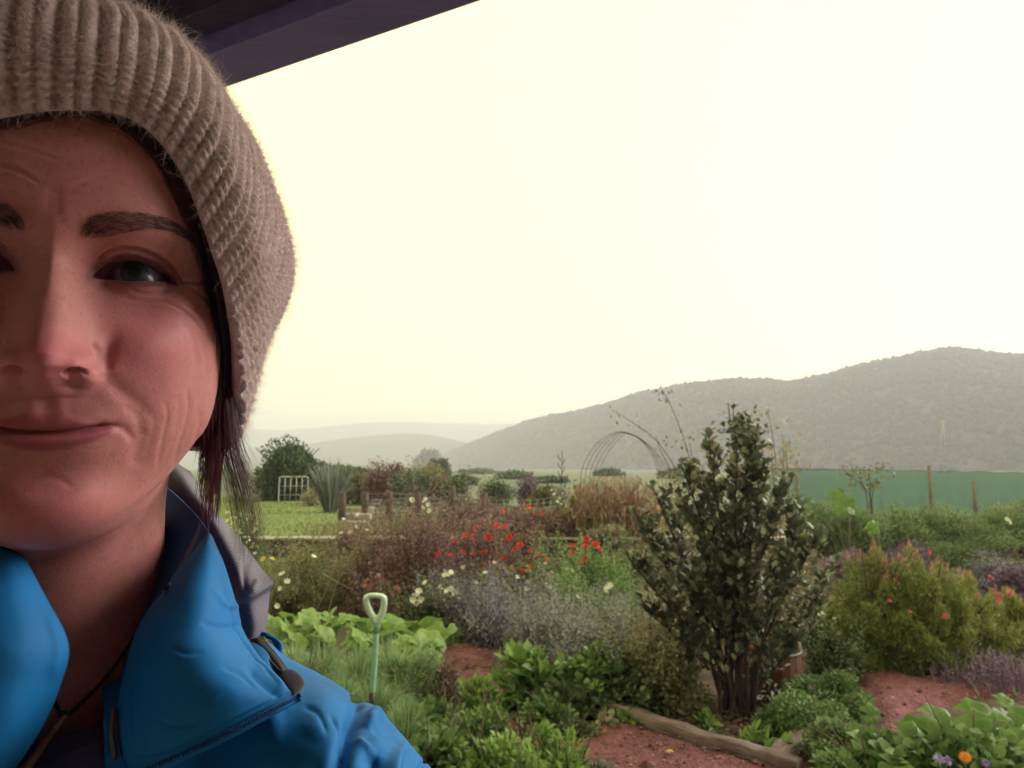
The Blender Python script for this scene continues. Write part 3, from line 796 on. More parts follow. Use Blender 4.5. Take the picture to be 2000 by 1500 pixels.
# collar: inner stand, folded flaps
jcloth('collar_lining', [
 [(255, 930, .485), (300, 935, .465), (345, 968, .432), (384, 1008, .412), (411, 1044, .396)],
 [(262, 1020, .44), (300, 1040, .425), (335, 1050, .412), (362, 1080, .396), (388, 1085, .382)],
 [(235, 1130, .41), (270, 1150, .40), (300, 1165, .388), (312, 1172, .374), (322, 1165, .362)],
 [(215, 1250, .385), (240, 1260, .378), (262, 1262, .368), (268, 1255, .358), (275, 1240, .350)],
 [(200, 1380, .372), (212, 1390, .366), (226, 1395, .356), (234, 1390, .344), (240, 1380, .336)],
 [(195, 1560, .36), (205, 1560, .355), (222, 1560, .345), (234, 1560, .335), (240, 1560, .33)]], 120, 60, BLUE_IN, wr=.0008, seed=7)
flap, FS, FN = jcloth('collar', [
 [(398, 1052, .392), (406, 1043, .390), (410, 1042, .391), (415, 1049, .397)],
 [(352, 1108, .372), (383, 1100, .366), (415, 1098, .370), (438, 1108, .389)],
 [(311, 1165, .358), (362, 1160, .347), (415, 1165, .352), (459, 1178, .380)],
 [(270, 1226, .348), (340, 1232, .333), (412, 1236, .338), (480, 1240, .371)],
 [(246, 1302, .338), (335, 1300, .320), (430, 1296, .323), (520, 1298, .352)],
 [(230, 1374, .330), (335, 1362, .312), (450, 1348, .312), (556, 1338, .335)],
 [(226, 1440, .324), (325, 1428, .307), (445, 1398, .309), (578, 1358, .328)],
 [(236, 1532, .320), (306, 1500, .306), (435, 1443, .309), (575, 1370, .326)]], 170, 150, BLUE, wr=.0006, thick=.0016, seed=11, folds=[
 ([(415, 1150), (440, 1180), (472, 1188)], 6, -.0010), ([(390, 1215), (430, 1226), (478, 1222)], 6, .0010),
 ([(412, 1060), (432, 1110), (452, 1175), (470, 1232)], 7, -.0012),
 ([(500, 1290), (540, 1330), (560, 1352)], 7, -.0015), ([(480, 1300), (515, 1335), (548, 1362)], 7, .0018),
 ([(330, 1170), (300, 1250), (285, 1340)], 26, -.0016),
 ([(250, 1475), (330, 1466), (450, 1412), (560, 1352)], 3.0, .0012), ([(262, 1300), (258, 1370), (262, 1450)], 3, .0007), ([(430, 1130), (448, 1190), (466, 1238), (515, 1308), (556, 1352)], 2.6, .0008), ([(330, 1260), (360, 1275), (400, 1272)], 5, .0006), ([(430, 1300), (470, 1318), (500, 1345)], 5, .0007), ([(300, 1400), (340, 1418), (390, 1412)], 5, .0006)])
# rolled, stitched hem of the flap with its teeth
hem = crm(guide([(586, 1362, .326), (575, 1368, .325), (530, 1392, .317), (435, 1442, .3085), (306, 1500, .3055), (200, 1545, .312)]), 90)
V, Fq = tube(hem, .0016, 10); o = padd('collar_hem', V, Fq, BLUE); o.parent = jacket
tb = []
for i in range(0, 85):
    c = hem[i] * .5 + hem[i + 1] * .5 + (CAM - hem[i]) / np.linalg.norm(CAM - hem[i]) * .0013 + UP * .0011
    t = hem[i + 1] - hem[i]; t /= np.linalg.norm(t)
    tb.append(tube([c - UP * .0010 - t * .0003, c + UP * .0010 + t * .0003], .00052, 6))
V, Fq, _ = join(tb); o = padd('zip_teeth', V, Fq, BLUE_IN); o.parent = jacket; o['kind'] = 'stuff'
jcloth('lapel', [
 [(-330, 1065, 0.455), (-250, 1000, .36), (-110, 990, .355), (-30, 990, .36), (-5, 1020, .362)],
 [(-330, 1155, 0.420), (-250, 1100, .325), (-110, 1070, .325), (-5, 1055, .33), (34, 1066, .337)],
 [(-390, 1255, 0.400), (-250, 1190, .305), (-100, 1165, .303), (20, 1160, .308), (92, 1168, .322)],
 [(-390, 1355, 0.390), (-250, 1290, .293), (-100, 1265, .290), (30, 1258, .296), (135, 1257, .316)],
 [(-390, 1445, 0.385), (-250, 1390, .288), (-100, 1360, .285), (20, 1340, .292), (122, 1330, .312)],
 [(-390, 1525, 0.385), (-250, 1480, .287), (-100, 1450, .284), (0, 1430, .290), (84, 1418, .309)],
 [(-390, 1625, 0.385), (-260, 1580, .288), (-130, 1550, .285), (-50, 1520, .290), (28, 1502, .307)],
 [(-390, 1745, 0.385), (-280, 1700, .29), (-180, 1680, .288), (-110, 1640, .292), (-40, 1600, .306)]], 100, 90, BLUE, wr=.0005, thick=.0016, seed=15, folds=[
 ([(90, 1200), (112, 1260), (100, 1330)], 10, -.001)])
jcloth('chest_panel', [
 [(-700, 1300, .42), (-500, 1260, .40), (-300, 1250, .385), (-100, 1300, .375), (10, 1400, .365)],
 [(-760, 1420, .38), (-520, 1380, .35), (-300, 1380, .34), (-100, 1420, .335), (0, 1480, .335)],
 [(-800, 1600, .36), (-540, 1600, .33), (-300, 1600, .32), (-100, 1600, .315), (0, 1640, .32)],
 [(-800, 2100, .35), (-540, 2100, .32), (-300, 2100, .31), (-100, 2100, .305), (60, 2100, .31)]], 60, 80, BLUE, wr=.002)
# zip tape beside the neckline
jcloth('zip_tape', [
 [(219, 1385, .333), (224, 1384, .330), (229, 1384, .328)], [(216, 1430, .328), (222, 1430, .325), (228, 1430, .322)],
 [(219, 1480, .325), (228, 1480, .322), (237, 1480, .319)], [(228, 1540, .322), (238, 1540, .319), (248, 1540, .317)]], 60, 10, DARKT, thick=.0008, wr=0)
tb = []
zl = crm(guide([(221, 1384, .3265), (218, 1430, .3215), (223, 1480, .3185), (232, 1540, .3165)]), 46)
for i in range(45):
    tb.append(tube([zl[i] - RT * .0009, zl[i] + RT * .0009], .0005, 6))
V, Fq, _ = join(tb); o = padd('zip_teeth', V, Fq, m_simple('zip_grey', (.12, .10, .11), .4, .1)); o.parent = jacket; o['kind'] = 'stuff'
# drawcord, strap and tab on the shoulder
V, Fq = tube(crm(guide([(512, 1238, .41), (528, 1243, .408), (541, 1262, .402), (552, 1285, .395), (560, 1308, .388), (566, 1330, .375)]), 40), .0012, 8)
o = padd('drawcord', V, Fq, BLUE); o.parent = jacket
V, Fq = tube(crm(guide([(520, 1242, .407), (538, 1250, .404), (548, 1262, .40), (545, 1275, .398), (530, 1272, .398)]), 30), .0012, 8)
o = padd('drawcord', V, Fq, BLUE); o.parent = jacket
jcloth('strap', [[(488, 1250, .392), (500, 1246, .391), (512, 1244, .393)], [(505, 1280, .378), (520, 1275, .376), (536, 1272, .380)],
 [(525, 1303, .366), (540, 1297, .363), (556, 1298, .367)], [(545, 1325, .354), (560, 1320, .351), (572, 1322, .355)]], 40, 20, DARKP, thick=.0010, wr=.0006,
 folds=[([(505, 1262), (530, 1285), (550, 1310)], 4, .0014)])
tabp = [(548, 1322), (552, 1311), (562, 1307), (574, 1309), (586, 1318), (594, 1330), (594, 1338), (588, 1348), (580, 1358), (574, 1362), (566, 1352), (556, 1338)]
tp = crm(np.array([P(x, y, .352 - (y - 1300) * .0004) for x, y in tabp]), 48, closed=True); cc = tp.mean(0); nrm = (CAM - cc) / np.linalg.norm(CAM - cc)
rg = [cc + (tp - cc) * s_ + nrm * h_ for s_, h_ in ((.02, -.001), (.96, -.001), (1, 0), (.97, .0012), (.85, .0020), (.5, .0024), (.02, .0026))]
o = padd('cord_tab', np.concatenate(rg), grid_faces(7, 48, True), DARKP); o.parent = jacket

# shirt under the coat
o, S, N = cloth('neckband', [[(-120, 1440, .338), (0, 1456, .333), (70, 1452, .330), (128, 1436, .331), (180, 1418, .335), (226, 1394, .343), (262, 1350, .352)],
 [(-120, 1472, .335), (0, 1488, .330), (70, 1486, .327), (134, 1470, .328), (186, 1450, .332), (232, 1426, .340), (270, 1380, .349)]], 12, 90, DARKT, thick=.0012, wr=0)
cloth('shirt', [[(-120, 1466, .3375), (0, 1482, .3325), (70, 1480, .3295), (134, 1464, .3305), (186, 1444, .3345), (232, 1420, .3425), (275, 1375, .352)],
 [(-160, 1600, .322), (0, 1600, .318), (70, 1600, .316), (150, 1600, .318), (210, 1600, .322), (260, 1600, .33), (300, 1600, .34)],
 [(-300, 2300, .30), (0, 2300, .30), (70, 2300, .30), (150, 2300, .30), (210, 2300, .31), (260, 2300, .32), (330, 2300, .33)]], 40, 80, GREYT, wr=.001)
# cord necklace with a wooden pendant
CORD = m_simple('braided_cord', (.022, .022, .018), .8, .4, 900, .6, .0006)
def braid(px, name, r=.00075):
    g = []
    for x, y in crm(px, 26):
        w3, nn = skin_hit(x, y)
        if w3 is None: w3 = P(x, y, .345)
        g.append(w3 + (CAM - w3) / np.linalg.norm(CAM - w3) * .0012)
    g = np.array(g); 
    for _ in range(3): g[1:-1] = (g[:-2] + g[1:-1] * 2 + g[2:]) / 4
    g = crm(g, 160); t = []
    T = np.gradient(g, axis=0); T /= np.linalg.norm(T, axis=1)[:, None]; Aa = np.cross(T, FW); Aa /= np.linalg.norm(Aa, axis=1)[:, None]; Bb = np.cross(T, Aa)
    for ph in (0, 2.09, 4.19):
        a = np.arange(160) * .75 + ph; t.append(tube(g + r * .6 * (np.cos(a)[:, None] * Aa + np.sin(a)[:, None] * Bb), r * .62, 5))
    V, Fq, _ = join(t); return V, Fq
neck_e = empty('necklace', (0, 0, 0), 0, person)
for px in ([(330, 1140), (300, 1190), (262, 1244), (225, 1300), (190, 1342), (158, 1374), (134, 1396)], [(60, 1300), (85, 1335), (104, 1366), (118, 1394)]):
    V, Fq = braid(px, 'cord'); o = padd('cord', V, Fq, CORD); o.parent = neck_e
kp = []
for i in range(5):
    c = P(124 + 4 * math.cos(i * 1.3), 1396 + 5 * math.sin(i * 1.3), .3275); V, Fq = sphere(c, .0013, 8, 10); kp.append((V, [Fq]))
V, Fq, _ = join(kp); o = padd('knot', V, Fq, CORD); o.parent = neck_e
WOODP = m_simple('pendant_wood', (.13, .055, .035), .45, .35, 300, .3, .0004)
g = crm(guide([(128, 1398, .326), (112, 1414, .322), (92, 1444, .316), (66, 1480, .311), (38, 1516, .307), (15, 1545, .305)]), 40)
V, Fq = tube(g, .0019 * np.clip(np.sin(np.linspace(.25, 2.9, 40)), .2, 1) ** .6, 12); o = padd('pendant', V, Fq, WOODP); o.parent = neck_e

# ---- the rest of the figure, below and beside the frame
def rings(rs, n=48):
    """rs: (cx,cy,cz,rx,ry) rows -> lofted surface"""
    K = crm(np.array(rs, float), len(rs) * 6); a = np.linspace(0, 2 * math.pi, n, endpoint=False)
    V = np.stack([K[:, 0:1] + K[:, 3:4] * np.cos(a), K[:, 1:2] + K[:, 4:5] * np.sin(a), K[:, 2:3] + 0 * a], -1)
    V += (.004 * fbm(V * 9, 3, 2))[..., None]
    return V.reshape(-1, 3), grid_faces(len(K), n, True)
cx, cyy = -.235, .44
V, Fq = rings([(cx, cyy, 1.40, .10, .06), (cx, cyy, 1.37, .17, .085), (cx, cyy, 1.30, .195, .105), (cx, cyy, 1.15, .185, .12), (cx, cyy, 1.0, .17, .11), (cx, cyy, .88, .19, .12), (cx, cyy, .76, .205, .13)])
o = padd('coat_body', V, Fq, BLUE); o.parent = jacket
for s_ in (1, -1):
    V, Fq = rings([(cx + s_ * .175, cyy - .02, 1.415, .035, .04), (cx + s_ * .20, cyy - .02, 1.39, .055, .062), (cx + s_ * .225, cyy - .02, 1.30, .058, .064), (cx + s_ * .25, cyy - .01, 1.12, .053, .058), (cx + s_ * .245, cyy - .05, 1.0, .048, .052), (cx + s_ * .20, cyy - .12, .90, .044, .045), (cx + s_ * .15, cyy - .14, .87, .04, .04)], 32)
    o = padd('sleeve', V, Fq, BLUE); o.parent = jacket
JEAN = m_fabric('dark_trousers', (.03, .035, .05), .8); BOOT = m_simple('rubber_boot', (.02, .022, .02), .4)
for s_ in (1, -1):
    V, Fq = rings([(cx + s_ * .07, cyy, .84, .09, .11), (cx + s_ * .09, cyy, .70, .085, .10), (cx + s_ * .09, cyy, .50, .06, .07), (cx + s_ * .09, cyy + .01, .30, .055, .062)], 28)
    padd('trouser_leg', V, Fq, JEAN)
    V, Fq = rings([(cx + s_ * .09, cyy + .01, .40, .063, .07), (cx + s_ * .09, cyy + .01, .2, .052, .06), (cx + s_ * .09, cyy - .01, .12, .05, .085), (cx + s_ * .09, cyy - .04, .07, .052, .13), (cx + s_ * .09, cyy - .04, .05, .05, .13), (cx + s_ * .09, cyy - .04, .05, .01, .02)], 28)
    padd('boot', V, Fq, BOOT)
# parts modelled in world coordinates hang from holders at the origin: line everything up
def rebase(o, p):
    o.parent = p; o.matrix_parent_inverse = Matrix.Identity(4)
_po = Vector(person.location)
for o in list(bpy.data.objects):
    if o.type == 'MESH' and o.parent is not None and o.parent in (jacket, neck_e, hat):
        pass
jacket.location = (0, 0, 0); neck_e.location = (0, 0, 0)
# ================================================================== VERANDA
eL, eR = P(440, 172, 1.73), P(955, 0, 1.4)
ez = (eL[2] + eR[2]) / 2
ed = (eL - eR)[:2]; ed /= np.linalg.norm(ed)          # along the eave, leftwards and away
en = np.array([-ed[1], ed[0]]);
if en @ np.array([0, 1.0]) < 0: en = -en               # outwards, to the garden
EO = np.array([eR[0], eR[1], 0])
def VX(a, b, z): return np.array([EO[0] + ed[0] * a + en[0] * b, EO[1] + ed[1] * a + en[1] * b, z])
def beam(a0, a1, b0, b1, z0, z1, name, mat, parent, slope=0.0, bev=.004):
    """box along the eave; slope raises the roof towards the house"""
    c = [(a0, b0), (a1, b0), (a1, b1), (a0, b1)]
    V = np.array([VX(a, b, z + (-b) * slope) for z in (z0, z1) for a, b in c])
    Fq = np.array([[0, 3, 2, 1], [4, 5, 6, 7], [0, 1, 5, 4], [1, 2, 6, 5], [2, 3, 7, 6], [3, 0, 4, 7]])
    me = make_mesh(name, V, Fq, mat, False); o = add(name, me, parent)
    md = o.modifiers.new('bevel', 'BEVEL'); md.width = bev; md.segments = 2
    return o
def m_wood(name, col, rough=.6, scale=9, var=.35):
    m, nt, bs = mat_new(name); tc = nt.nodes.new('ShaderNodeTexCoord'); mp = nt.nodes.new('ShaderNodeMapping')
    mp.inputs['Rotation'].default_value = (0, 0, -math.atan2(ed[1], ed[0])); mp.inputs['Scale'].default_value = (1, 12, 12)
    nt.links.new(tc.outputs['Object'], mp.inputs[0]); n = nt.nodes.new('ShaderNodeTexNoise'); n.inputs['Scale'].default_value = scale; n.inputs['Detail'].default_value = 7; n.inputs['Roughness'].default_value = .65
    nt.links.new(mp.outputs[0], n.inputs['Vector']); c = np.array(col)
    r = ramp(nt, n.outputs[0], [(.3, c * (1 - var)), (.7, c * (1 + var))]); nt.links.new(r.outputs[0], bs.inputs['Base Color'])
    bs.inputs['Roughness'].default_value = rough; nt.links.new(bump_chain(nt, [(n.outputs[0], .3, .004)]), bs.inputs['Normal'])
    return m
FASC = m_wood('painted_beam', (.22, .17, .42), .5, 5, .18); RAFT = m_wood('dark_rafter', (.055, .038, .075), .7)
veranda = empty('veranda_roof', VX(0, 0, 0)); veranda.location = (0, 0, 0)
tag(veranda, 'dark painted veranda beam and roof edge across the top left corner', 'roof')
ZB = ez
beam(-2.1, 8, -.115, -.002, ZB, ZB + .19, 'fascia_beam', FASC, veranda)
beam(-2.1, 8, -.185, -.119, ZB + .045, ZB + .20, 'inner_beam', RAFT, veranda)
for i in range(-2, 9):
    beam(i * .9 + .1, i * .9 + .145, -2.6, -.19, ZB + .10, ZB + .20, 'rafter', RAFT, veranda, .10)
for b in (-.75, -1.35, -1.95):
    beam(-2.1, 8, b - .045, b, ZB + .20, ZB + .235, 'batten', RAFT, veranda, .10)
# corrugated iron
na, nb = 1400, 10
aa = np.linspace(-2.25, 8, na)[:, None]; bb = np.linspace(.04, -2.7, nb)[None, :]
V = np.stack([EO[0] + ed[0] * aa + en[0] * bb, EO[1] + ed[1] * aa + en[1] * bb, ZB + .252 - bb * .10 + .009 * np.sin(aa * 2 * math.pi / .076) + 0 * bb], -1)
IRON = m_simple('roof_iron', (.16, .15, .16), .5, .2, 4, .1, .002, .3)
add('iron_sheet', make_mesh('iron_sheet', np.concatenate([V.reshape(-1, 3), V.reshape(-1, 3) + [0, 0, .002]]), np.vstack([grid_faces(na, nb), grid_faces(na, nb)[:, ::-1] + na * nb]), IRON), veranda)
for a in (-2.05, 4.2):
    beam(a, a + .1, -.11, -.01, -.05, ZB, 'post', FASC, veranda)
# house wall behind the camera and the deck
house = empty('house', VX(0, -2.7, 0)); house.location = (0, 0, 0); tag(house, 'pale grey painted weatherboard house wall behind the veranda and an added light-blocking end wall, outside the picture', 'house')
WB = m_wood('weatherboard', (.72, .62, .64), .7)
beam(-2.1, 8, -2.86, -2.80, -.1, ZB + .5, 'wall', WB, house)
for i in range(16):
    beam(-2.1, 8, -2.795, -2.775, .06 + i * .17, .06 + i * .17 + .16, 'weatherboard', WB, house)
beam(-2.16, -2.11, -2.79, -.13, -.1, ZB + .5, 'wall', WB, house)  # unseen end wall, added to keep frontal light off the face
for i in range(15):
    beam(-2.105, -2.085, -2.77, -.13, .06 + i * .17, .06 + i * .17 + .16, 'weatherboard', WB, house)
deck = empty('deck', (0, 0, 0)); tag(deck, 'boarded timber deck under the veranda roof', 'deck')
DW = m_wood('deck_timber', (.30, .26, .27), .7)
for i in range(29):
    beam(-2.1, 8, -2.77 + i * .095, -2.77 + i * .095 + .09, .02, .05, 'board', DW, deck)
# ================================================================== GROUND, HILLS, HAZE
ZT = .33                                   # the terrace behind the low stone wall
YW = 13.2
def m_ground():
    m, nt, bs = mat_new('pasture')
    n = noise_node(nt, .35, 6, .6); r = ramp(nt, n.outputs[0], [(.3, (.075, .090, .055)), (.55, (.10, .12, .075)), (.75, (.13, .14, .11))])
    n2 = noise_node(nt, 14, 6, .7); r2 = ramp(nt, n2.outputs[0], [(.3, (.6, .6, .6)), (.7, (1.2, 1.2, 1.2))])
    nt.links.new(mixn(nt, r.outputs[0], r2.outputs[0], None, 'MULTIPLY', .6), bs.inputs['Base Color']); bs.inputs['Roughness'].default_value = .9
    nt.links.new(bump_chain(nt, [(n2.outputs[0], .6, .05)]), bs.inputs['Normal']); return m
PAST = m_ground()
def m_soil(name, c0, c1, c2, sc=6):
    m, nt, bs = mat_new(name)
    n = noise_node(nt, sc, 8, .72); r = ramp(nt, n.outputs[0], [(.32, c0), (.52, c1), (.72, c2)])
    vo = nt.nodes.new('ShaderNodeTexVoronoi'); vo.inputs['Scale'].default_value = 55; tc = nt.nodes.new('ShaderNodeTexCoord'); nt.links.new(tc.outputs['Object'], vo.inputs['Vector'])
    r2 = ramp(nt, vo.outputs['Color'], [(.2, (.6, .6, .6)), (.8, (1.35, 1.3, 1.25))])
    nt.links.new(mixn(nt, r.outputs[0], r2.outputs[0], None, 'MULTIPLY', .6), bs.inputs['Base Color']); bs.inputs['Roughness'].default_value = .95
    n2 = noise_node(nt, 60, 6, .7); nt.links.new(bump_chain(nt, [(vo.outputs['Distance'], .7, .015), (n2.outputs[0], .6, .01)]), bs.inputs['Normal']); return m
SOIL = m_soil('dark_soil', (.035, .020, .016), (.075, .042, .032), (.13, .075, .055))
REDP = m_soil('red_path_soil', (.085, .024, .036), (.145, .043, .060), (.20, .078, .105), 9)
xs = np.concatenate([-np.geomspace(7500, 8, 40), np.linspace(-7, 7, 8), np.geomspace(8, 7500, 40)])
ys = np.concatenate([[-7500, -800, -100, -20], np.linspace(-8, YW, 10), [YW + .03], np.geomspace(YW + 1, 7500, 60)])
Xg, Yg = np.meshgrid(xs, ys, indexing='ij'); Zg = np.where(Yg > YW + .01, ZT, -.01) + 0 * Xg
add('ground', make_mesh('ground', np.stack([Xg, Yg, Zg], -1).reshape(-1, 3), grid_faces(len(xs), len(ys))[:, ::-1], PAST)); tag(bpy.data.objects['ground'], kind='structure')
def relief(name, x0, x1, y0, y1, step, z, amp, mat, poly=None, sc=2.5, feather=.12):
    nx, ny = int((x1 - x0) / step) + 1, int((y1 - y0) / step) + 1
    Xg, Yg = np.meshgrid(np.linspace(x0, x1, nx), np.linspace(y0, y1, ny), indexing='ij')
    Zg = z + amp * 2 * fbm(np.stack([Xg * sc, Yg * sc, Xg * 0], -1), 4, 6)
    Fq = grid_faces(nx, ny)
    if poly is not None:
        q = np.stack([Xg, Yg], -1).reshape(-1, 2) + .10 * np.stack([fbm(np.stack([Xg * 3, Yg * 3, Xg * 0 + k], -1), 3, k).ravel() for k in (1, 5)], -1)
        d = signed(q, poly); Zg = Zg - .06 * (1 - sstep(-.02, feather, d)).reshape(Zg.shape)
        keep = (d > -.05)[Fq].any(1); Fq = Fq[keep]
    V = np.stack([Xg, Yg, Zg], -1).reshape(-1, 3); used = np.unique(Fq); mp = np.full(len(V), -1); mp[used] = np.arange(len(used))
    return tag(add(name, make_mesh(name, V[used], mp[Fq][:, ::-1], mat)), kind='structure')
relief('garden_soil', -9, 13, 1.6, YW - .05, .09, .03, .03, SOIL)
relief('terrace_soil', -2.2, 9, YW + .1, 24, .25, ZT + .02, .02, SOIL)
def gpoly(px, z=.05): return np.array([G(x, y, z)[:2] for x, y in px])
pA = [(1040, 1450), (1150, 1412), (1250, 1412), (1330, 1440), (1450, 1478), (1530, 1500), (1640, 1545), (1700, 1620), (1500, 1750), (1100, 1700), (1000, 1600)]
pB = [(860, 1262), (905, 1240), (975, 1243), (1010, 1290), (990, 1340), (1010, 1400), (1060, 1450), (1120, 1500), (1020, 1560), (950, 1480), (905, 1400), (870, 1320)]
pC = [(1640, 1300), (1760, 1298), (1900, 1292), (2150, 1280), (2300, 1300), (2150, 1350), (1900, 1362), (1800, 1390), (1760, 1430), (1750, 1500), (1720, 1600), (1600, 1640), (1560, 1560), (1690, 1480), (1712, 1400), (1690, 1350)]
for nm, pl in (('path', pA), ('path', pB), ('path', pC)):
    g = gpoly(pl); relief(nm, g[:, 0].min() - .2, g[:, 0].max() + .2, g[:, 1].min() - .2, g[:, 1].max() + .2, .035, .075, .016, REDP, g, 6)
# crumbs of soil and chips on the paths
cr = []
for pl in (pA, pB, pC):
    g = gpoly(pl); q = rng.uniform(g.min(0), g.max(0), (2600, 2)); q = q[signed(q, g) > .03]
    cr.append(np.c_[q, np.full(len(q), .078)])
cr = np.concatenate(cr); n_ = len(cr)
oct_ = np.array([[1, 0, 0], [-1, 0, 0], [0, 1, 0], [0, -1, 0], [0, 0, .7], [0, 0, -.7]]); of = np.array([[0, 2, 4], [2, 1, 4], [1, 3, 4], [3, 0, 4], [2, 0, 5], [1, 2, 5], [3, 1, 5], [0, 3, 5]])
V = (oct_[None] * rng.gamma(2, .0035, (n_, 1, 1)) * rng.uniform(.5, 1.5, (n_, 6, 3)) + cr[:, None]).reshape(-1, 3)
CRM = m_leaf('soil_crumb', [(.06, .022, .022), (.14, .06, .06), (.28, .17, .16)], .9, 0.0, .2)
tag(add('soil_crumbs', make_mesh('soil_crumbs', V, (of[None] + (np.arange(n_) * 6)[:, None, None]).reshape(-1, 3), CRM, False, {'tint': np.repeat(rng.random(n_), 6)})),
    'loose crumbs and chips of red soil strewn over the garden paths', 'soil', kind='stuff')

# ---- hills: ridge outline in the picture, given real distance and relief
def hill(name, ridge, d_base, d_ridge, mat, nx=260, ny=26, amp=6, sc=.02, seed=0, extend=(-600, 2900)):
    ridge = np.array(ridge, float); px = np.linspace(ridge[0, 0], ridge[-1, 0], nx)
    ry = np.interp(px, ridge[:, 0], ridge[:, 1]); db = np.interp(px, *zip(*d_base)); dr = np.interp(px, *zip(*d_ridge)); rows = []
    for k in range(ny):
        t = k / (ny - 1) * 1.25; d = db + (dr - db) * t
        zt = np.array([P(x, y, a)[2] for x, y, a in zip(px, ry, dr)]); s_ = np.sin(np.minimum(t, 1) * math.pi / 2) ** 1.15 if t <= 1 else 1 - (t - 1) * .6
        X = (px - 1000) / FPX * d; Y = FW[1] * d + 0 * X; Zr = np.maximum(zt, 0) * s_ - 2 * (k == 0)
        q = np.stack([X, Y, Zr * 0], -1) * sc
        Zr = Zr + amp * 2 * fbm(q, 4, seed) * min(t * 3, 1) * (.25 if abs(t - 1) < .06 else 1)
        rows.append(np.stack([X, Y, Zr], -1))
    R_ = np.array(rows)
    return R_, tag(add(name, make_mesh(name, R_.reshape(-1, 3), grid_faces(ny, nx), mat)), kind='structure')
def m_far(name, a, b, sc):
    m, nt, bs = mat_new(name); n = noise_node(nt, sc, 7, .65); r = ramp(nt, n.outputs[0], [(.35, a), (.65, b)]); nt.links.new(r.outputs[0], bs.inputs['Base Color']); bs.inputs['Roughness'].default_value = 1
    nt.links.new(bump_chain(nt, [(n.outputs[0], 1, 6)]), bs.inputs['Normal']); return m
FORM = m_far('forest_floor', (.027, .029, .021), (.036, .038, .028), .03)
ridge = [(860, 893), (900, 876), (960, 850), (1010, 833), (1050, 820), (1090, 815), (1130, 806), (1165, 797), (1200, 787), (1260, 770), (1340, 754), (1400, 750), (1450, 751), (1500, 750), (1545, 759), (1600, 747), (1640, 735), (1700, 720), (1760, 709), (1850, 695), (1900, 699), (1960, 707), (2000, 709), (2120, 735), (2300, 720), (2600, 700), (3000, 740)]
HM, _h = hill('forest_hill', ridge, [(860, 1150), (1150, 760), (1400, 520), (2000, 330), (3000, 300)], [(860, 1450), (1100, 1050), (1400, 830), (2000, 700), (3000, 640)], FORM, 300, 34, 5, .02)
F2 = m_far('far_hill_cover', (.03, .045, .02), (.06, .08, .04), .01)
hill('far_hill', [(200, 900), (420, 880), (540, 872), (620, 866), (680, 856), (740, 851), (800, 846), (850, 850), (900, 862), (960, 880), (1050, 890), (1200, 900)], [(0, 1250), (1200, 1250)], [(0, 1700), (1200, 1650)], F2, 160, 16, 8, .006, 3)
hill('distant_hill', [(-300, 860), (100, 850), (400, 838), (560, 842), (640, 836), (720, 828), (800, 825), (880, 829), (960, 831), (1050, 828), (1150, 835), (1350, 850), (1700, 860)], [(-300, 2300), (1700, 2300)], [(-300, 3000), (1700, 3000)], F2, 200, 16, 10, .003, 8)
# tree crowns over the near hill, all one forest
def blob_trees(R_, n, smin, smax, seed):
    r = np.random.default_rng(seed); nr, nc = R_.shape[:2]
    u = r.random(n) ** .8 * (nr * .84 - 2); v = r.random(n) * (nc - 1.01); i, j = u.astype(int), v.astype(int); fu, fv = (u - i)[:, None], (v - j)[:, None]
    p = R_[i, j] * (1 - fu) * (1 - fv) + R_[i + 1, j] * fu * (1 - fv) + R_[i, j + 1] * (1 - fu) * fv + R_[i + 1, j + 1] * fu * fv
    a = np.arange(6) * math.pi / 3
    tv = np.array([[math.cos(x) * .9, math.sin(x) * .9, .1] for x in a] + [[math.cos(x + .5) * .75, math.sin(x + .5) * .75, .9] for x in a] + [[0, 0, 1.45]])
    k = np.arange(6); k2 = (k + 1) % 6; tf = np.vstack([np.stack([k, k2, k + 6], 1), np.stack([k2, k2 + 6, k + 6], 1), np.stack([k + 6, k2 + 6, np.full(6, 12)], 1)])
    s_ = r.uniform(smin, smax, (n, 1, 1)) * np.stack([np.ones(n), np.ones(n), r.uniform(.6, 1.1, n)], -1)[:, None]
    V = tv[None] * s_ * r.uniform(.7, 1.25, (n, 13, 3)) + p[:, None]
    return V.reshape(-1, 3), (tf[None] + (np.arange(n) * 13)[:, None, None]).reshape(-1, 3), np.repeat(r.random(n), 13)
V, Fq, at = blob_trees(HM, 17000, 1.5, 3.3, 3)
FT = m_leaf('forest_crown', [(.026, .028, .021), (.031, .033, .025), (.037, .038, .029)], .9, .0, .1)
tag(add('forest', make_mesh('forest', V, Fq, FT, True, {'tint': at})), 'dense bush forest covering the hazy hillside behind the garden', 'forest', kind='stuff')
# conifers breaking the skyline
def cone_tree(px, h, w):
    j = int(np.clip((px - 860) / (3000 - 860) * 299, 1, 298)); k = 26
    b = HM[k, j]; r = np.random.default_rng(int(px)); t = []
    for q in range(5):
        z0 = b[2] - 1 + h * (.1 + q * .17); rr = w * (1 - q * .18) * r.uniform(.8, 1.2); n = 8; a = np.arange(n) * 2 * math.pi / n + r.random()
        V = np.vstack([np.stack([b[0] + rr * np.cos(a) * r.uniform(.8, 1.2, n), b[1] + rr * np.sin(a), z0 + 0 * a + r.normal(size=n) * .3], -1), [[b[0], b[1], z0 + h * .32]]])
        t.append((V, [np.stack([np.arange(n), (np.arange(n) + 1) % n, np.full(n, n)], 1)], r.uniform(.1, .5)))
    return t
cl_ = []
for px in list(range(1560, 2100, 26)): cl_ += cone_tree(px + random.uniform(-9, 9), random.uniform(6, 13), random.uniform(2, 3.2))
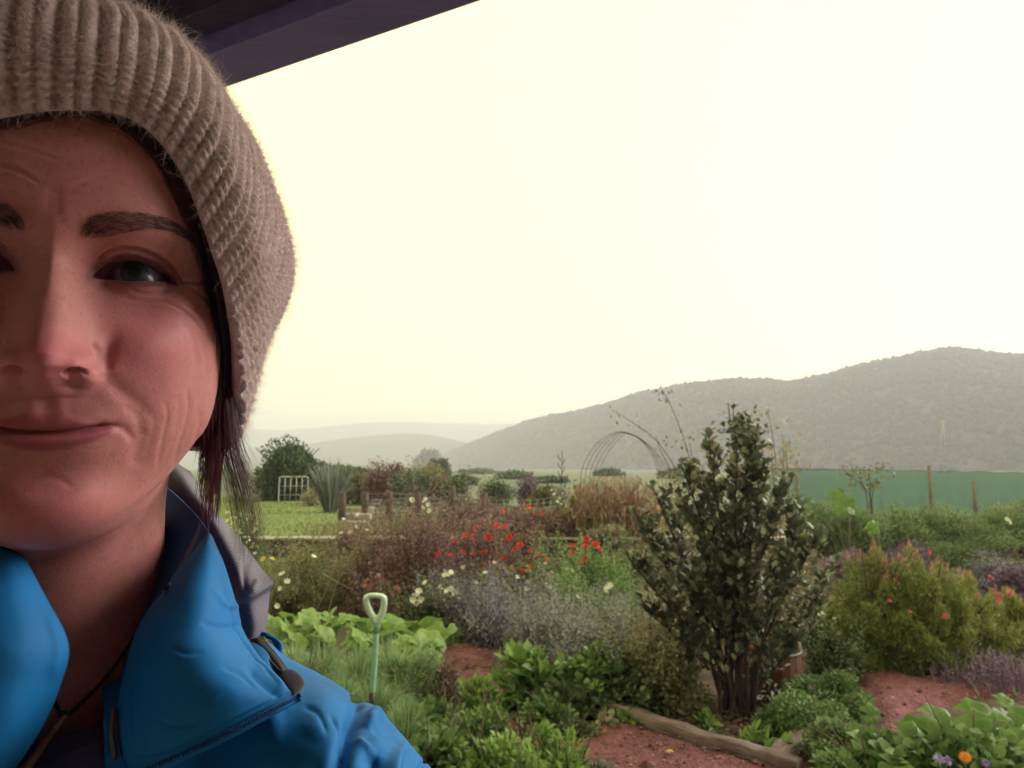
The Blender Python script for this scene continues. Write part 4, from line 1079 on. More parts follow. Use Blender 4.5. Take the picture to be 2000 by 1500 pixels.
V, Fq, at = join(cl_); tag(add('ridge_trees', make_mesh('ridge_trees', V, Fq, FT, False, {'tint': at})), 'ragged line of treetops along the crest of the hazy hill', 'treeline', kind='stuff')

# ---- the air
m = bpy.data.materials.new('haze_air'); m.use_nodes = True; nt = m.node_tree; nt.nodes.clear()
pv = nt.nodes.new('ShaderNodeVolumePrincipled'); pv.inputs['Density'].default_value = .00080; pv.inputs['Color'].default_value = (.74, .73, .93, 1); pv.inputs['Anisotropy'].default_value = .25
ou = nt.nodes.new('ShaderNodeOutputMaterial'); nt.links.new(pv.outputs[0], ou.inputs['Volume'])
hx, hy0, hy1, hz0, hz1 = 7600, -7600, 7600, -1.2, 240
Vb_ = np.array([(x, y, z) for x in (-hx, hx) for y in (hy0, hy1) for z in (hz0, hz1)], float)
Fb_ = np.array([[0, 1, 3, 2], [4, 6, 7, 5], [0, 4, 5, 1], [2, 3, 7, 6], [0, 2, 6, 4], [1, 5, 7, 3]])
HAZE = tag(add('haze', make_mesh('haze', Vb_, Fb_, m, False)), 'pale damp haze filling the valley air', 'haze', kind='stuff')
# ================================================================== PLANTS
def norm(v): return v / (np.linalg.norm(v, axis=-1, keepdims=True) + 1e-12)
T_OVAL = (np.array([[0, 0, 0], [0, .35, .04], [0, .7, .03], [0, 1, -.06], [-.5, .38, .10], [-.42, .72, .05], [.5, .38, .10], [.42, .72, .05]]),
          np.array([[0, 6, 1], [0, 1, 4], [1, 6, 7], [1, 7, 2], [4, 1, 2], [4, 2, 5], [2, 7, 3], [5, 2, 3]]))
T_DIA = (np.array([[0, 0, 0], [-.5, .45, .06], [.5, .5, .06], [0, 1, -.05]]), np.array([[0, 2, 1], [1, 2, 3]]))
T_BLADE = (np.array([[-.5, 0, 0], [.5, 0, 0], [-.42, .4, .03], [.42, .4, .03], [-.28, .75, 0], [.28, .75, 0], [0, 1, -.10]]), np.array([[0, 1, 3], [0, 3, 2], [2, 3, 5], [2, 5, 4], [4, 5, 6]]))
T_NEED = (np.array([[-.5, 0, 0], [.5, 0, 0], [0, 1, 0]]), np.array([[0, 1, 2]]))
def inst(T, pos, dr, ln, wd, nrm=None, tint=None, curl=1.0):
    Tv, Tf = T; n = len(pos); dr = norm(dr)
    if nrm is None: nrm = np.array([0, 0, 1.0]) + rng.normal(size=(n, 3)) * .5
    x = norm(np.cross(dr, nrm)); z = np.cross(x, dr)
    ln = np.broadcast_to(ln, (n,))[:, None, None]; wd = np.broadcast_to(wd, (n,))[:, None, None]
    V = pos[:, None] + Tv[None, :, 0:1] * wd * x[:, None] + Tv[None, :, 1:2] * ln * dr[:, None] + Tv[None, :, 2:3] * ln * curl * z[:, None]
    F_ = (Tf[None] + (np.arange(n) * len(Tv))[:, None, None]).reshape(-1, 3)
    t = rng.random(n) if tint is None else tint
    return V.reshape(-1, 3), [F_], np.repeat(np.clip(t, 0, 1), len(Tv))
def place(x, base, w, top, z=None):
    """foot point, width and height in metres of something measured in the photograph"""
    if z is None: z = ZT if base < 1088 else .03
    g = G(x, base, z); d = depth_of(g); return g, w / FPX * d, (base - top) / FPX * d * 1.0
STEM = m_leaf('stem_wood', [(.05, .035, .03), (.09, .065, .05), (.14, .11, .08)], .85, 0, .2)
LM = dict(
 dark=m_leaf('leaf_dark_green', [(0.039, 0.059, 0.030), (0.078, 0.106, 0.049), (0.143, 0.179, 0.081)], .45, .25),
 mid=m_leaf('leaf_mid_green', [(0.064, 0.118, 0.040), (0.131, 0.208, 0.071), (0.238, 0.337, 0.120)], .5),
 bright=m_leaf('leaf_bright_green', [(0.080, 0.151, 0.036), (0.167, 0.274, 0.069), (0.294, 0.392, 0.111)], .5, .4),
 olive=m_leaf('leaf_olive', [(0.097, 0.096, 0.050), (0.176, 0.170, 0.083), (0.301, 0.268, 0.137)], .6),
 brown=m_leaf('leaf_russet', [(0.084, 0.047, 0.052), (0.175, 0.097, 0.101), (0.308, 0.192, 0.191)], .7),
 pinkb=m_leaf('dry_pinkish_stalks', [(.17, .10, .075), (.32, .20, .145), (.48, .34, .25)], .7),
 grey=m_leaf('leaf_grey_lavender', [(0.093, 0.077, 0.122), (0.177, 0.152, 0.220), (0.317, 0.283, 0.359)], .8, .2),
 greyg=m_leaf('leaf_grey_green', [(0.102, 0.108, 0.116), (0.202, 0.213, 0.198), (0.332, 0.329, 0.310)], .7, .25),
 onion=m_leaf('blade_blue_green', [(0.110, 0.183, 0.091), (0.230, 0.340, 0.167), (0.410, 0.520, 0.281)], .5, .35),
 feather=m_leaf('leaf_feathery_olive', [(.085, .135, .035), (.20, .235, .065), (.34, .33, .12)], .7, .35),
 ftip=m_leaf('feather_tips_orange', [(0.243, 0.150, 0.113), (0.406, 0.229, 0.174), (0.530, 0.306, 0.264)], .7, .35),
 purple=m_leaf('leaf_purple_haze', [(0.113, 0.073, 0.121), (0.194, 0.128, 0.211), (0.306, 0.207, 0.324)], .8, .2),
 mist=m_leaf('fern_mist_green', [(0.089, 0.140, 0.061), (0.164, 0.228, 0.104), (0.267, 0.317, 0.156)], .8, .35),
 tree=m_leaf('tree_leaf_green', [(0.036, 0.052, 0.037), (0.069, 0.100, 0.054), (0.168, 0.217, 0.113)], .6, .25),
 flax=m_leaf('flax_blade', [(0.087, 0.105, 0.098), (0.153, 0.170, 0.162), (0.267, 0.272, 0.262)], .5, .2),
 laurel=m_leaf('laurel_leaf', [(.048, .064, .042), (.105, .125, .078), (.18, .19, .125), (.40, .35, .26)], .42, .2, .4),
 yell=m_leaf('leaf_yellowing', [(0.161, 0.161, 0.105), (0.302, 0.269, 0.184), (0.441, 0.350, 0.292)], .6, .35),
 squash=m_leaf('squash_leaf', [(.05, .105, .025), (.095, .18, .04), (.19, .29, .075)], .5, .35),
)
def clumped(n, w, h, k=14, seed=0, flat=0.0, base=.12, rc=.30):
    """leaf roots and outward directions in a lumpy crown of width w and height h, foot at the origin"""
    r = np.random.default_rng(seed); c = norm(r.normal(size=(k, 3))) * (r.random((k, 1)) ** .5) * [.62, .62, .55]
    c[:, 2] = np.abs(c[:, 2]) * (1 - flat) ; c[:, 2] = base + c[:, 2] * 1.25
    rad = rc * r.uniform(.7, 1.3, k); i = r.integers(0, k, n); d = norm(r.normal(size=(n, 3))); s_ = r.random((n, 1)) ** .35
    p = c[i] * [w / 2, w / 2, h] * [1.0, 1.0, .82] + d * s_ * rad[i][:, None] * [w / 2 * 1.15, w / 2 * 1.15, h * .62]
    p[:, 2] = np.abs(p[:, 2]) * 1.0; out = norm(p - np.array([0, 0, h * .25]) + 1e-6)
    tint = np.clip(.5 + (r.random(k)[i] - .5) * .55 + (r.random(n) - .5) * .55, 0, 1)
    return p, out, tint
def stems_mesh(w, h, n, seed, r0=.008, lean=.8):
    r = np.random.default_rng(seed); t = []
    for i in range(n):
        a = r.random() * 6.28; e = np.array([math.cos(a), math.sin(a), 0]) * w / 2 * lean * r.uniform(.2, 1)
        top = e + [0, 0, h * r.uniform(.55, .95)]; mid = e * .35 + [0, 0, h * .4] + r.normal(size=3) * h * .04
        t.append(tube(crm([[e[0] * .08, e[1] * .08, -.03], mid, top], 7), np.linspace(r0, r0 * .35, 7), 5) + (r.random(),))
    return join(t)
def bush(name, label, cat, x, base, w, top, mat, n, ll, lw, T=T_DIA, k=14, up=.5, ns=6, group=None, z=None, seed=None, fl=0.0, jit=.5, stem_r=.008, rc=.30, foliage='foliage', stem='stem', hs=1.18):
    seed = seed if seed is not None else int(x * 7 + base * 13)
    g, W_, H_ = place(x, base, w, top, z); H_ *= hs; W_ *= 1.2
    e = empty(name, g); tag(e, label, cat, group)
    p, out, ti = clumped(n, W_, H_, k, seed, fl, rc=rc); r = np.random.default_rng(seed + 1)
    dr = norm(out * (1 - up) + np.array([0, 0, 1.0]) * up + r.normal(size=p.shape) * jit)
    s_ = r.uniform(.65, 1.25, n); V, Fq, at = inst(T, p, dr, ll * s_, lw * s_, None, ti)
    if ns and stem_r < .006 and cat in ('perennial', 'lavender'):      # leaves and seed heads strung along shoots that stand out of the crown
        ns2 = int(n / 110); a_ = r.random(ns2) * 6.28; f_ = np.stack([np.cos(a_) * W_ * .5 * r.random(ns2), np.sin(a_) * W_ * .5 * r.random(ns2), np.full(ns2, H_ * .4)], -1)
        t_ = f_ * [1.25, 1.25, 1] + np.stack([0 * a_, 0 * a_, H_ * r.uniform(.25, .78, ns2)], -1); j_ = r.integers(0, ns2, n // 5); u_ = r.random((n // 5, 1)) ** .8
        p2 = f_[j_] * (1 - u_) + t_[j_] * u_ + r.normal(size=(n // 5, 3)) * .012; V2, F2_, at2 = inst(T, p2, norm(r.normal(size=p2.shape) + [0, 0, .5]), ll * r.uniform(.5, 1.1, n // 5), lw * r.uniform(.6, 1.1, n // 5))
        V, Fq, at = join([(V, Fq, at), (V2, F2_, at2)])
    V[:, 2] = np.maximum(V[:, 2], -.01)
    add(foliage, make_mesh(foliage, V, Fq, mat, True, {'tint': at}), e)
    if ns:
        V, Fq, at = stems_mesh(W_, H_, ns, seed, stem_r); add(stem, make_mesh(stem, V, Fq, STEM, True, {'tint': at}), e)
    e['W'] = W_; e['H'] = H_
    return e
# ---- flower heads
def flower_mesh(name, r, petals, cup, mat, matc, layers=1, wid=.5):
    t = []
    for l in range(layers):
        n = petals; a = np.arange(n) * 2 * math.pi / n + l * .5; s_ = 1 - l * .28
        dr = np.stack([np.cos(a), np.sin(a), 0 * a + cup + l * .5], -1)
        V, Fq, at = inst(T_OVAL, np.zeros((n, 3)) + [0, 0, l * r * .12], dr, r * s_, r * wid * s_, np.tile([0, 0, 1.0], (n, 1)), rng.uniform(.3, .9, n)); t.append((V, Fq, at))
    V, Fq, at = join(t); me = make_mesh(name, V, Fq, [mat, matc], True, {'tint': at})
    return me
WHITE = m_leaf('petal_white', [(.50, .50, .42), (.66, .66, .56), (.78, .78, .68)], .6, .35)
RED = m_leaf('petal_red', [(.40, .014, .018), (.58, .025, .028), (.70, .05, .045)], .55, .3)
PINK = m_leaf('petal_pink', [(.42, .05, .10), (.55, .09, .15), (.6, .18, .2)], .55, .3)
ORANGE = m_leaf('petal_orange', [(.60, .14, .02), (.72, .22, .03), (.8, .32, .06)], .55, .3)
VIOL = m_leaf('petal_violet', [(.14, .09, .30), (.22, .15, .42), (.3, .22, .5)], .55, .3)
DUSK = m_leaf('petal_dusky_pink', [(.20, .07, .07), (.30, .12, .115), (.40, .2, .18)], .6, .3)
YELL = m_leaf('petal_yellow', [(.55, .36, .05), (.7, .5, .1), (.75, .6, .2)], .6, .3)
FM = {'white': [flower_mesh('flower', 1, 7, .25 + .2 * i, WHITE, YELL, 1, .62) for i in range(3)], 'red': [flower_mesh('flower', 1, 8, .3 + .2 * i, RED, RED, 3, .6) for i in range(3)],
      'pink': [flower_mesh('flower', 1, 6, .6, PINK, PINK, 2, .6)], 'orange': [flower_mesh('flower', 1, 16, .12, ORANGE, ORANGE, 3, .3)], 'violet': [flower_mesh('flower', 1, 9, .2, VIOL, VIOL, 2, .4)],
      'dusk': [flower_mesh('flower', 1, 6, .6, DUSK, DUSK, 2, .6)], 'yellow': [flower_mesh('flower', 1, 8, .3, YELL, YELL, 2, .5)]}
def flowers(e, kind, pts, rpx, dd=-.25, stalk=True):
    """flower heads on a plant: pts in photo pixels, dd metres nearer than the plant's foot"""
    base = np.array(e.location); d0 = depth_of(base); t = []
    for (x, y) in pts:
        d = d0 + dd + rng.uniform(-.12, .12); p = P(x, y, d); r = rpx * rng.uniform(.75, 1.2) / FPX * d
        o = bpy.data.objects.new('flower', random.choice(FM[kind])); COL.objects.link(o); o.parent = e; o.location = Vector(p - base); o.scale = (r, r, r)
        o.rotation_euler = (rng.uniform(.3, 1.3), rng.uniform(-.5, .5), rng.uniform(-.6, .6))
        if stalk:
            q = p - base; b = np.array([q[0] * .8 + rng.normal() * .04, q[1] * .75, max(q[2] - .45, 0)])
            t.append(tube(crm([b, (b + q) / 2 + rng.normal(size=3) * .015, q], 5), .0025, 4) + (.3,))
    if t: V, Fq, at = join(t); add('flower_stalks', make_mesh('flower_stalks', V, Fq, LM['olive'], True, {'tint': at}), e)['kind'] = 'stuff'

# ---- far and middle distance -------------------------------------------------
def tree(name, label, x, base, w, top, mat, n, ll, cat='tree', k=26, trunk=True, z=None, seed=1):
    g, W_, H_ = place(x, base, w, top, z); W_ *= 1.22; H_ *= 1.15; e = empty(name, g); tag(e, label, cat)
    p, out, ti = clumped(n, W_, H_ * .92, k, seed, base=.16, rc=.34); r = np.random.default_rng(seed)
    V, Fq, at = inst(T_DIA, p + [0, 0, H_ * .03], norm(out + r.normal(size=p.shape) * .7), ll * r.uniform(.6, 1.3, n), ll * .6, None, ti)
    add('crown', make_mesh('crown', V, Fq, mat, True, {'tint': at}), e)
    t = [tube(crm([[0, 0, -.1], [W_ * .02, 0, H_ * .35], [0, 0, H_ * .75]], 8), np.linspace(W_ * .035, W_ * .01, 8), 7) + (.2,)]
    for i in range(7):
        a = i * 2.4; t.append(tube(crm([[0, 0, H_ * .22], [math.cos(a) * W_ * .14, math.sin(a) * W_ * .14, H_ * .45], [math.cos(a) * W_ * .32, math.sin(a) * W_ * .32, H_ * .7]], 6), np.linspace(W_ * .015, W_ * .004, 6), 5) + (.2,))
    V, Fq, at = join(t); add('trunk', make_mesh('trunk', V, Fq, STEM, True, {'tint': at}), e); return e
tree('hedge_tree', 'large dark rounded evergreen behind the metal gate on the lawn', 560, 978, 158, 850, LM['tree'], 24000, .15, 'tree', 34)
tree('shrub_tree', 'grey green shrub standing close behind the flax clump', 668, 985, 78, 895, LM['dark'], 5000, .09, seed=4)
tree('russet_tree', 'reddish brown slender bush left of the dark green bushes beyond the picket posts', 738, 992, 62, 890, LM['brown'], 4000, .08, seed=5)
tree('bushy_tree', 'dark green wide bush in the middle of the far hedge row', 798, 990, 120, 905, LM['tree'], 7000, .09, seed=6)
tree('bushy_tree', 'brownish green bush at the right end of the far hedge row', 850, 988, 80, 902, LM['olive'], 4500, .09, seed=7)
tree('round_tree', 'small bluish rounded tree on the hazy field left of the forest hill', 858, 933, 42, 893, LM['tree'], 2500, .6, seed=8, z=ZT)
tree('small_tree', 'small dark green tree in front of the bright field', 972, 992, 78, 928, LM['tree'], 5000, .07, seed=9)
tree('small_tree', 'bare purplish brown bush right of the small green tree', 1032, 990, 66, 922, LM['purple'], 3800, .07, seed=10)
tree('distant_tree', 'pale hazy rounded tree far off on the field', 835, 912 + 6, 56, 876, LM['tree'], 1500, 5.0, seed=11, z=ZT)
for lab_, x_, b_, w_, t_, m_k in [('olive bush between the flax clump and the russet bush', 700, 986, 80, 912, 'olive'), ('brownish taller bush in the middle of the hedge row', 775, 984, 90, 898, 'brown'), ('low green bush closing the right end of the hedge row', 892, 990, 70, 930, 'dark'), ('grey brown thicket by the dead flax stalk', 1062, 992, 64, 938, 'olive'), ('broad olive crown at the back of the hedge row', 838, 984, 110, 900, 'olive')]:
    tree('hedge_bush', lab_, x_, b_, w_, t_, LM[m_k], 5200, .09, 'bush', seed=x_)
for i, (x, b, w, t) in enumerate([(1190, 930, 60, 915), (930, 926, 90, 914), (700, 938, 70, 912), (1330, 935, 90, 916), (905, 948, 60, 926), (1075, 944, 90, 928), (1000, 936, 80, 922), (650, 950, 60, 905)]):
    tree('field_shrub', ['dark hedge clump on the far field under the hill', 'long low hedge clump at the edge of the pale field', 'hazy clump on the field behind the flax', 'hazy clump under the hill beyond the arch', 'greyish field hedge piece right of the round tree', 'low hedge piece behind the dead flax stalk', 'thin hedge line above the small green tree', 'soft green bush rising behind the flax clump'][i], x, b, w, t, LM['tree'], 1500, .6 if b < 940 else .3, 'shrub', seed=20 + i, z=ZT)

def blades(n, h, spread, w, seed, arch=.35, seg=5):
    r = np.random.default_rng(seed); a = r.random(n) * 6.28; l = h * r.uniform(.55, 1.05, n); lean = r.random(n) ** .8 * spread
    rt = np.stack([np.cos(a), np.sin(a), 0 * a], -1) * (r.random((n, 1)) * spread * .18); d = np.stack([np.cos(a), np.sin(a)], -1)
    t = np.linspace(0, 1, seg)[None, :, None]; c = np.zeros((n, seg, 3)); c[:, :, :2] = rt[:, None, :2] + d[:, None] * (lean[:, None, None] * (t * .55 + arch * t ** 2.4))
    c[:, :, 2] = l[:, None] * (t[..., 0] - arch * (lean / max(spread, 1e-6))[:, None] * .75 * t[..., 0] ** 3)
    tg = norm(np.gradient(c, axis=1)); sd = norm(np.cross(tg, np.array([0, 0, 1.0]) + r.normal(size=(n, 1, 3)) * .35)); ww = (w * r.uniform(.6, 1.2, n))[:, None, None] * np.array([.7, 1, .85, .55, .05])[None, :seg, None] / 2
    V = np.stack([c - sd * ww, c + sd * ww], 2).reshape(-1, 3); f = grid_faces(seg, 2)
    return V, [(f[None] + (np.arange(n) * seg * 2)[:, None, None]).reshape(-1, 4)], np.repeat(r.random(n), seg * 2)
def tuft(name, label, cat, x, base, w, top, mat, n, bw, arch=.35, group=None, z=None, part='blades'):
    g, W_, H_ = place(x, base, w, top, z); e = empty(name, g); tag(e, label, cat, group)
    V, Fq, at = blades(n, H_, W_ / 2, bw, int(x + base), arch); add(part, make_mesh(part, V, Fq, mat, True, {'tint': at}), e); return e
e = tuft('flax_plant', 'tall spiky grey green flax clump beside the lawn', 'flax', 645, 1003, 125, 893, LM['flax'], 260, .05, .22)
e = tuft('flax_plant', 'low dark flax clump carrying one tall dead flower stalk', 'flax', 1095, 995, 70, 940, LM['flax'], 90, .045, .2)
g = np.array(e.location); d = depth_of(g); t = [tube(crm([[0, 0, 0], [.03, 0, .6], P(1098, 880, d) - g], 8), np.linspace(.022, .010, 8), 6) + (.1,)]
for i in range(9):
    q = P(1096 + .2 * i, 900 + i * 8, d) - g; t.append(tube([q, q + [(.09 if i % 2 else -.09), 0, .10], q + [(.10 if i % 2 else -.10), 0, .2]], .012, 4) + (.1,))
V, Fq, at = join(t); add('flower_stalk', make_mesh('flower_stalk', V, Fq, STEM, True, {'tint': at * .2}), e)

# lawn
V0 = gpoly([(-1100, 1052), (-700, 974), (735, 972), (700, 1000), (655, 1040), (560, 1052)], ZT)
LAWN = m_soil('lawn_turf', (.08, .12, .03), (.13, .17, .045), (.18, .22, .07), 1.2)
relief('lawn', V0[:, 0].min() - .5, V0[:, 0].max() + .5, V0[:, 1].min() - .5, V0[:, 1].max() + .5, .3, ZT + .03, .012, LAWN, V0, 1, .3)
q = rng.uniform(V0.min(0), V0.max(0), (60000, 2)); q = q[signed(q, V0) > .05]; n_ = len(q)
V, Fq, at = inst(T_NEED, np.c_[q, np.full(n_, ZT + .02)], np.array([0, 0, 1.0]) + rng.normal(size=(n_, 3)) * .5, rng.uniform(.04, .09, n_), .022)
tag(add('lawn_grass', make_mesh('lawn_grass', V, Fq, m_leaf('lawn_blade', [(.09, .13, .03), (.14, .19, .045), (.2, .24, .09)], .6, .4), True, {'tint': at})), 'short bright green lawn grass at the left behind the garden beds', 'grass', kind='stuff')

# metal gate leaning by the hedge
GALV = m_simple('galvanised_steel', (.42, .43, .45), .45, .15, 30, .1, .001, .6)
g0, gw, gh = place(572, 984, 56, 932); gate = empty('farm_gate', g0); tag(gate, 'galvanised tubular steel gate with upright bars before the dark tree', 'gate')
def bar(name, a, b, r, mat, par, sides=8):
    V, Fq = tube([np.asarray(a, float), (np.asarray(a, float) + np.asarray(b, float)) / 2, np.asarray(b, float)], r, sides); return add(name, make_mesh(name, V, Fq, mat), par)
V, Fq = tube(crm([[-gw / 2, 0, 0], [-gw / 2, 0, gh * .8], [-gw / 2 + .06, 0, gh], [0, 0, gh], [gw / 2 - .06, 0, gh], [gw / 2, 0, gh * .8], [gw / 2, 0, 0]], 50), .022, 8); add('frame', make_mesh('frame', V, Fq, GALV), gate)
bar('rail', (-gw / 2, 0, .06), (gw / 2, 0, .06), .018, GALV, gate)
for i in range(1, 5): bar('bar', (-gw / 2 + gw * i / 5, 0, .06), (-gw / 2 + gw * i / 5, 0, gh), .012, GALV, gate)
for i in range(1, 3): bar('rail', (-gw / 2, 0, gh * i / 3), (gw / 2, 0, gh * i / 3), .008, GALV, gate)
e = tree('small_shrub', 'low pale shrub at the foot of the steel gate', 608, 990, 44, 948, LM['yell'], 1500, .07, 'shrub', seed=31)

# posts and wire of the inner garden fence
POSTM = m_simple('weathered_post', (.055, .036, .032), .85, .35, 8, .5, .01)
fence = empty('garden_fence', place(760, 1022, 1, 1)[0]); tag(fence, 'low brown garden fence of rough posts and wire netting behind the flower bed', 'fence')
fb = np.array(fence.location); tops = []
for x, top, bs_ in ((667, 962, 1030), (712, 963, 1026), (759, 960, 1024), (815, 963, 1022), (882, 950, 1022), (945, 965, 1022), (1128, 948, 1024)):
    b = G(x, bs_, ZT); h = (bs_ - top) / FPX * depth_of(b); V, Fq = tube([b - fb, b - fb + [0.01, 0, h * .5], b - fb + [0, 0, h]], .085, 7)
    add('post', make_mesh('post', V + fbm(V * 9, 2)[:, None] * .02, Fq, POSTM), fence); tops.append((b - fb, h))
nw = []
for (b0, h0), (b1, h1) in zip(tops[1:-1], tops[2:]):
    for k in range(6): nw.append(tube([b0 + [0, 0, .1 + h0 * .13 * k], (b0 + b1) / 2 + [0, 0, .09 + h0 * .13 * k], b1 + [0, 0, .1 + h1 * .13 * k]], .004, 4))
    for k in range(14):
        c = b0 + (b1 - b0) * k / 14; nw.append(tube([c + [0, 0, .08], c + [0, 0, h0 * .8]], .003, 4))
V, Fq, _ = join(nw); o = add('wire_netting', make_mesh('wire_netting', V, Fq, GALV), fence)
(b0, h0), (b1, h1) = tops[1], tops[3]; V, Fq = tube([b0 + [0, 0, h0 * .93], (b0 + b1) / 2 + [0, 0, h0 * .93], b1 + [0, 0, h1 * .93]], .03, 6); add('rail', make_mesh('rail', V, Fq, POSTM), fence)
# steps between the posts
STONE = m_simple('pale_stone', (.26, .235, .225), .9, .25, 5, .6, .01)
STONED = m_simple('dark_stone', (.085, .065, .07), .95, .4, 5, .8, .02)
def box(name, c, s, mat, par, rz=0, bev=.01, jit=0.0):
    s = np.array(s) / 2; V = np.array([(x, y, z) for x in (-1, 1) for y in (-1, 1) for z in (-1, 1)], float) * s
    V = V + rng.normal(size=V.shape) * jit; Fq = np.array([[0, 1, 3, 2], [4, 6, 7, 5], [0, 4, 5, 1], [2, 3, 7, 6], [0, 2, 6, 4], [1, 5, 7, 3]])
    o = add(name, make_mesh(name, V, Fq, mat, False), par, c); o.rotation_euler = (0, 0, rz); md = o.modifiers.new('bevel', 'BEVEL'); md.width = bev; md.segments = 2; return o
sg = G(690, 1030, ZT); steps = empty('garden_steps', sg); tag(steps, 'three pale stone steps rising between two fence posts', 'steps')
for i in range(3): box('step', (0, .35 * i, .07 + .13 * i), (.62, .36, .14), STONE, steps, 0, .015, .006)
# low stone wall along the terrace
wall = empty('stone_wall', (0, YW, 0)); tag(wall, 'low dark stone retaining wall with pale cap slabs behind the flowers', 'wall')
x = -9.0
while x < 9:
    w_ = random.uniform(.45, .8); zz = 0
    for r_ in range(3):
        hh_ = .105; off = random.uniform(-.1, .1) if r_ else 0
        box('stone', (x + w_ / 2 + off, 0 + random.uniform(-.02, .02), .055 + r_ * .115), (w_ - .02, .22, hh_ + .006), STONED, wall, 0, .02, .012)
    box('cap_stone', (x + w_ / 2, -.01, .372), (w_ - .012, .34, .05), STONE, wall, random.uniform(-.02, .02), .015, .006); x += w_

# arch of hoops
ARCHM = m_simple('dark_iron_hoop', (.11, .10, .11), .6, .2, 20, .1, .001)
ab = place(1215, 1040, 1, 1)[0]; arch = empty('garden_arch', ab); tag(arch, 'hooped iron garden arch rising over the dry stalks', 'arch'); D0 = depth_of(ab)
hoops = []
for i in range(5):
    dz = D0 + (i - 2) * .42; s_ = 16 * i
    pts = [(1134 + s_ * .55, 1040), (1134 + s_ * .55, 935), (1146 + s_ * .55, 895), (1166 + s_ * .55, 866), (1192 + s_ * .42, 848), (1215 + s_ * .15, 843 + i), (1245, 853 + i * .5), (1275 - s_ * .15, 876), (1300 - s_ * .3, 908), (1318 - s_ * .5, 945), (1326 - s_ * .5, 1040)]
    h_ = crm(np.array([P(a, b, dz) - ab for a, b in pts]), 60); hoops.append(h_); V, Fq = tube(h_, .006, 6); add('hoop', make_mesh('hoop', V, Fq, ARCHM), arch)
for k in (8, 18, 26, 34, 44, 52):
    V, Fq = tube(np.array([h[k] for h in hoops]), .005, 5); add('cross_wire', make_mesh('cross_wire', V, Fq, ARCHM), arch)

# shade cloth fence and mast on the right
m, nt, bs = mat_new('green_shade_cloth'); n = noise_node(nt, 6, 5); r = ramp(nt, n.outputs[0], [(.3, (.010, .095, .082)), (.7, (.018, .145, .125))]); nt.links.new(r.outputs[0], bs.inputs['Base Color']); bs.inputs['Roughness'].default_value = .7
w = nt.nodes.new('ShaderNodeTexWave'); w.inputs['Scale'].default_value = 40; tc = nt.nodes.new('ShaderNodeTexCoord'); nt.links.new(tc.outputs['Object'], w.inputs['Vector'])
tr = nt.nodes.new('ShaderNodeBsdfTranslucent'); nt.links.new(r.outputs[0], tr.inputs[0]); ms = nt.nodes.new('ShaderNodeMixShader'); ms.inputs[0].default_value = .45; tp_ = nt.nodes.new('ShaderNodeBsdfTransparent'); m2 = nt.nodes.new('ShaderNodeMixShader'); m2.inputs[0].default_value = .32
nt.links.new(bs.outputs[0], ms.inputs[1]); nt.links.new(tr.outputs[0], ms.inputs[2]); nt.links.new(ms.outputs[0], m2.inputs[1]); nt.links.new(tp_.outputs[0], m2.inputs[2]); nt.links.new(m2.outputs[0], nt.nodes['Material Output'].inputs[0])
CLOTHG = m
POSTF = m_simple('grey_fence_post', (.17, .125, .115), .85, .3, 8, .4, .008)
f0 = P(1500, 914, 19.5); f1 = P(2300, 928, 17.5); sf = empty('shade_fence', (f0[0], f0[1], ZT)); sfb = np.array(sf.location); tag(sf, 'green shade cloth stretched along a post fence at the right', 'fence')
u = np.linspace(0, 1, 240)[:, None]; v = np.linspace(0, 1, 24)[None, :]; topz = (f0[2] * (1 - u) + f1[2] * u) - ZT - .02 * np.abs(np.sin(u * 40))
X = (f0[0] + (f1[0] - f0[0]) * u) - sfb[0] + 0 * v; Y = (f0[1] + (f1[1] - f0[1]) * u) - sfb[1] + .03 * np.sin(u * 190) * v + .08 * fbm(np.stack([u * 30 + 0 * v, v * 3 + 0 * u, 0 * u * v], -1), 3, 4)
add('shade_cloth', make_mesh('shade_cloth', np.stack([X, Y, topz * (1 - v) + .02], -1).reshape(-1, 3), grid_faces(240, 24), CLOTHG), sf)
V, Fq = tube(np.stack([X[:, 0], Y[:, 0] - .01, topz[:, 0] + .01], -1), .008, 5); add('top_wire', make_mesh('top_wire', V, Fq, ARCHM), sf)
ck = []
for i in range(34): 
    c = np.array([X[i * 7, 0], Y[i * 7, 0] - .02, topz[i * 7, 0]]); V, Fq = sphere(c, .016, 6, 8); ck.append((V, [Fq]))
V, Fq, _ = join(ck); add('clips', make_mesh('clips', V, Fq, ARCHM), sf)['kind'] = 'stuff'
for x, top in ((1558, 903), (1832, 909), (1918, 940), (2120, 905)):
    k = (x - 1500) / 800; b = np.array([f0[0] + (f1[0] - f0[0]) * k, f0[1] + (f1[1] - f0[1]) * k - .08, ZT]) - sfb; tz = P(x, top, 18.6)[2] - ZT
    V, Fq = tube([b, b + [0, 0, tz * .5], b + [.01, 0, tz]], .04, 8); add('post', make_mesh('post', V, Fq, POSTF), sf)
mg = G(1845, 925, ZT); mast = empty('lattice_mast', mg); tag(mast, 'tall thin pale lattice mast standing in front of the forest hill', 'mast'); dm = depth_of(mg); mt = P(1843, 818, dm) - mg
PALE = m_simple('pale_mast_paint', (.3, .29, .26), .5, .1)
for s_ in (-1, 1):
    V, Fq = tube([np.array([s_ * 9 / FPX * dm, 0, 0]), np.array([s_ * 4 / FPX * dm, 0, mt[2] * .55]), mt], .09, 5); add('leg', make_mesh('leg', V, Fq, PALE), mast)
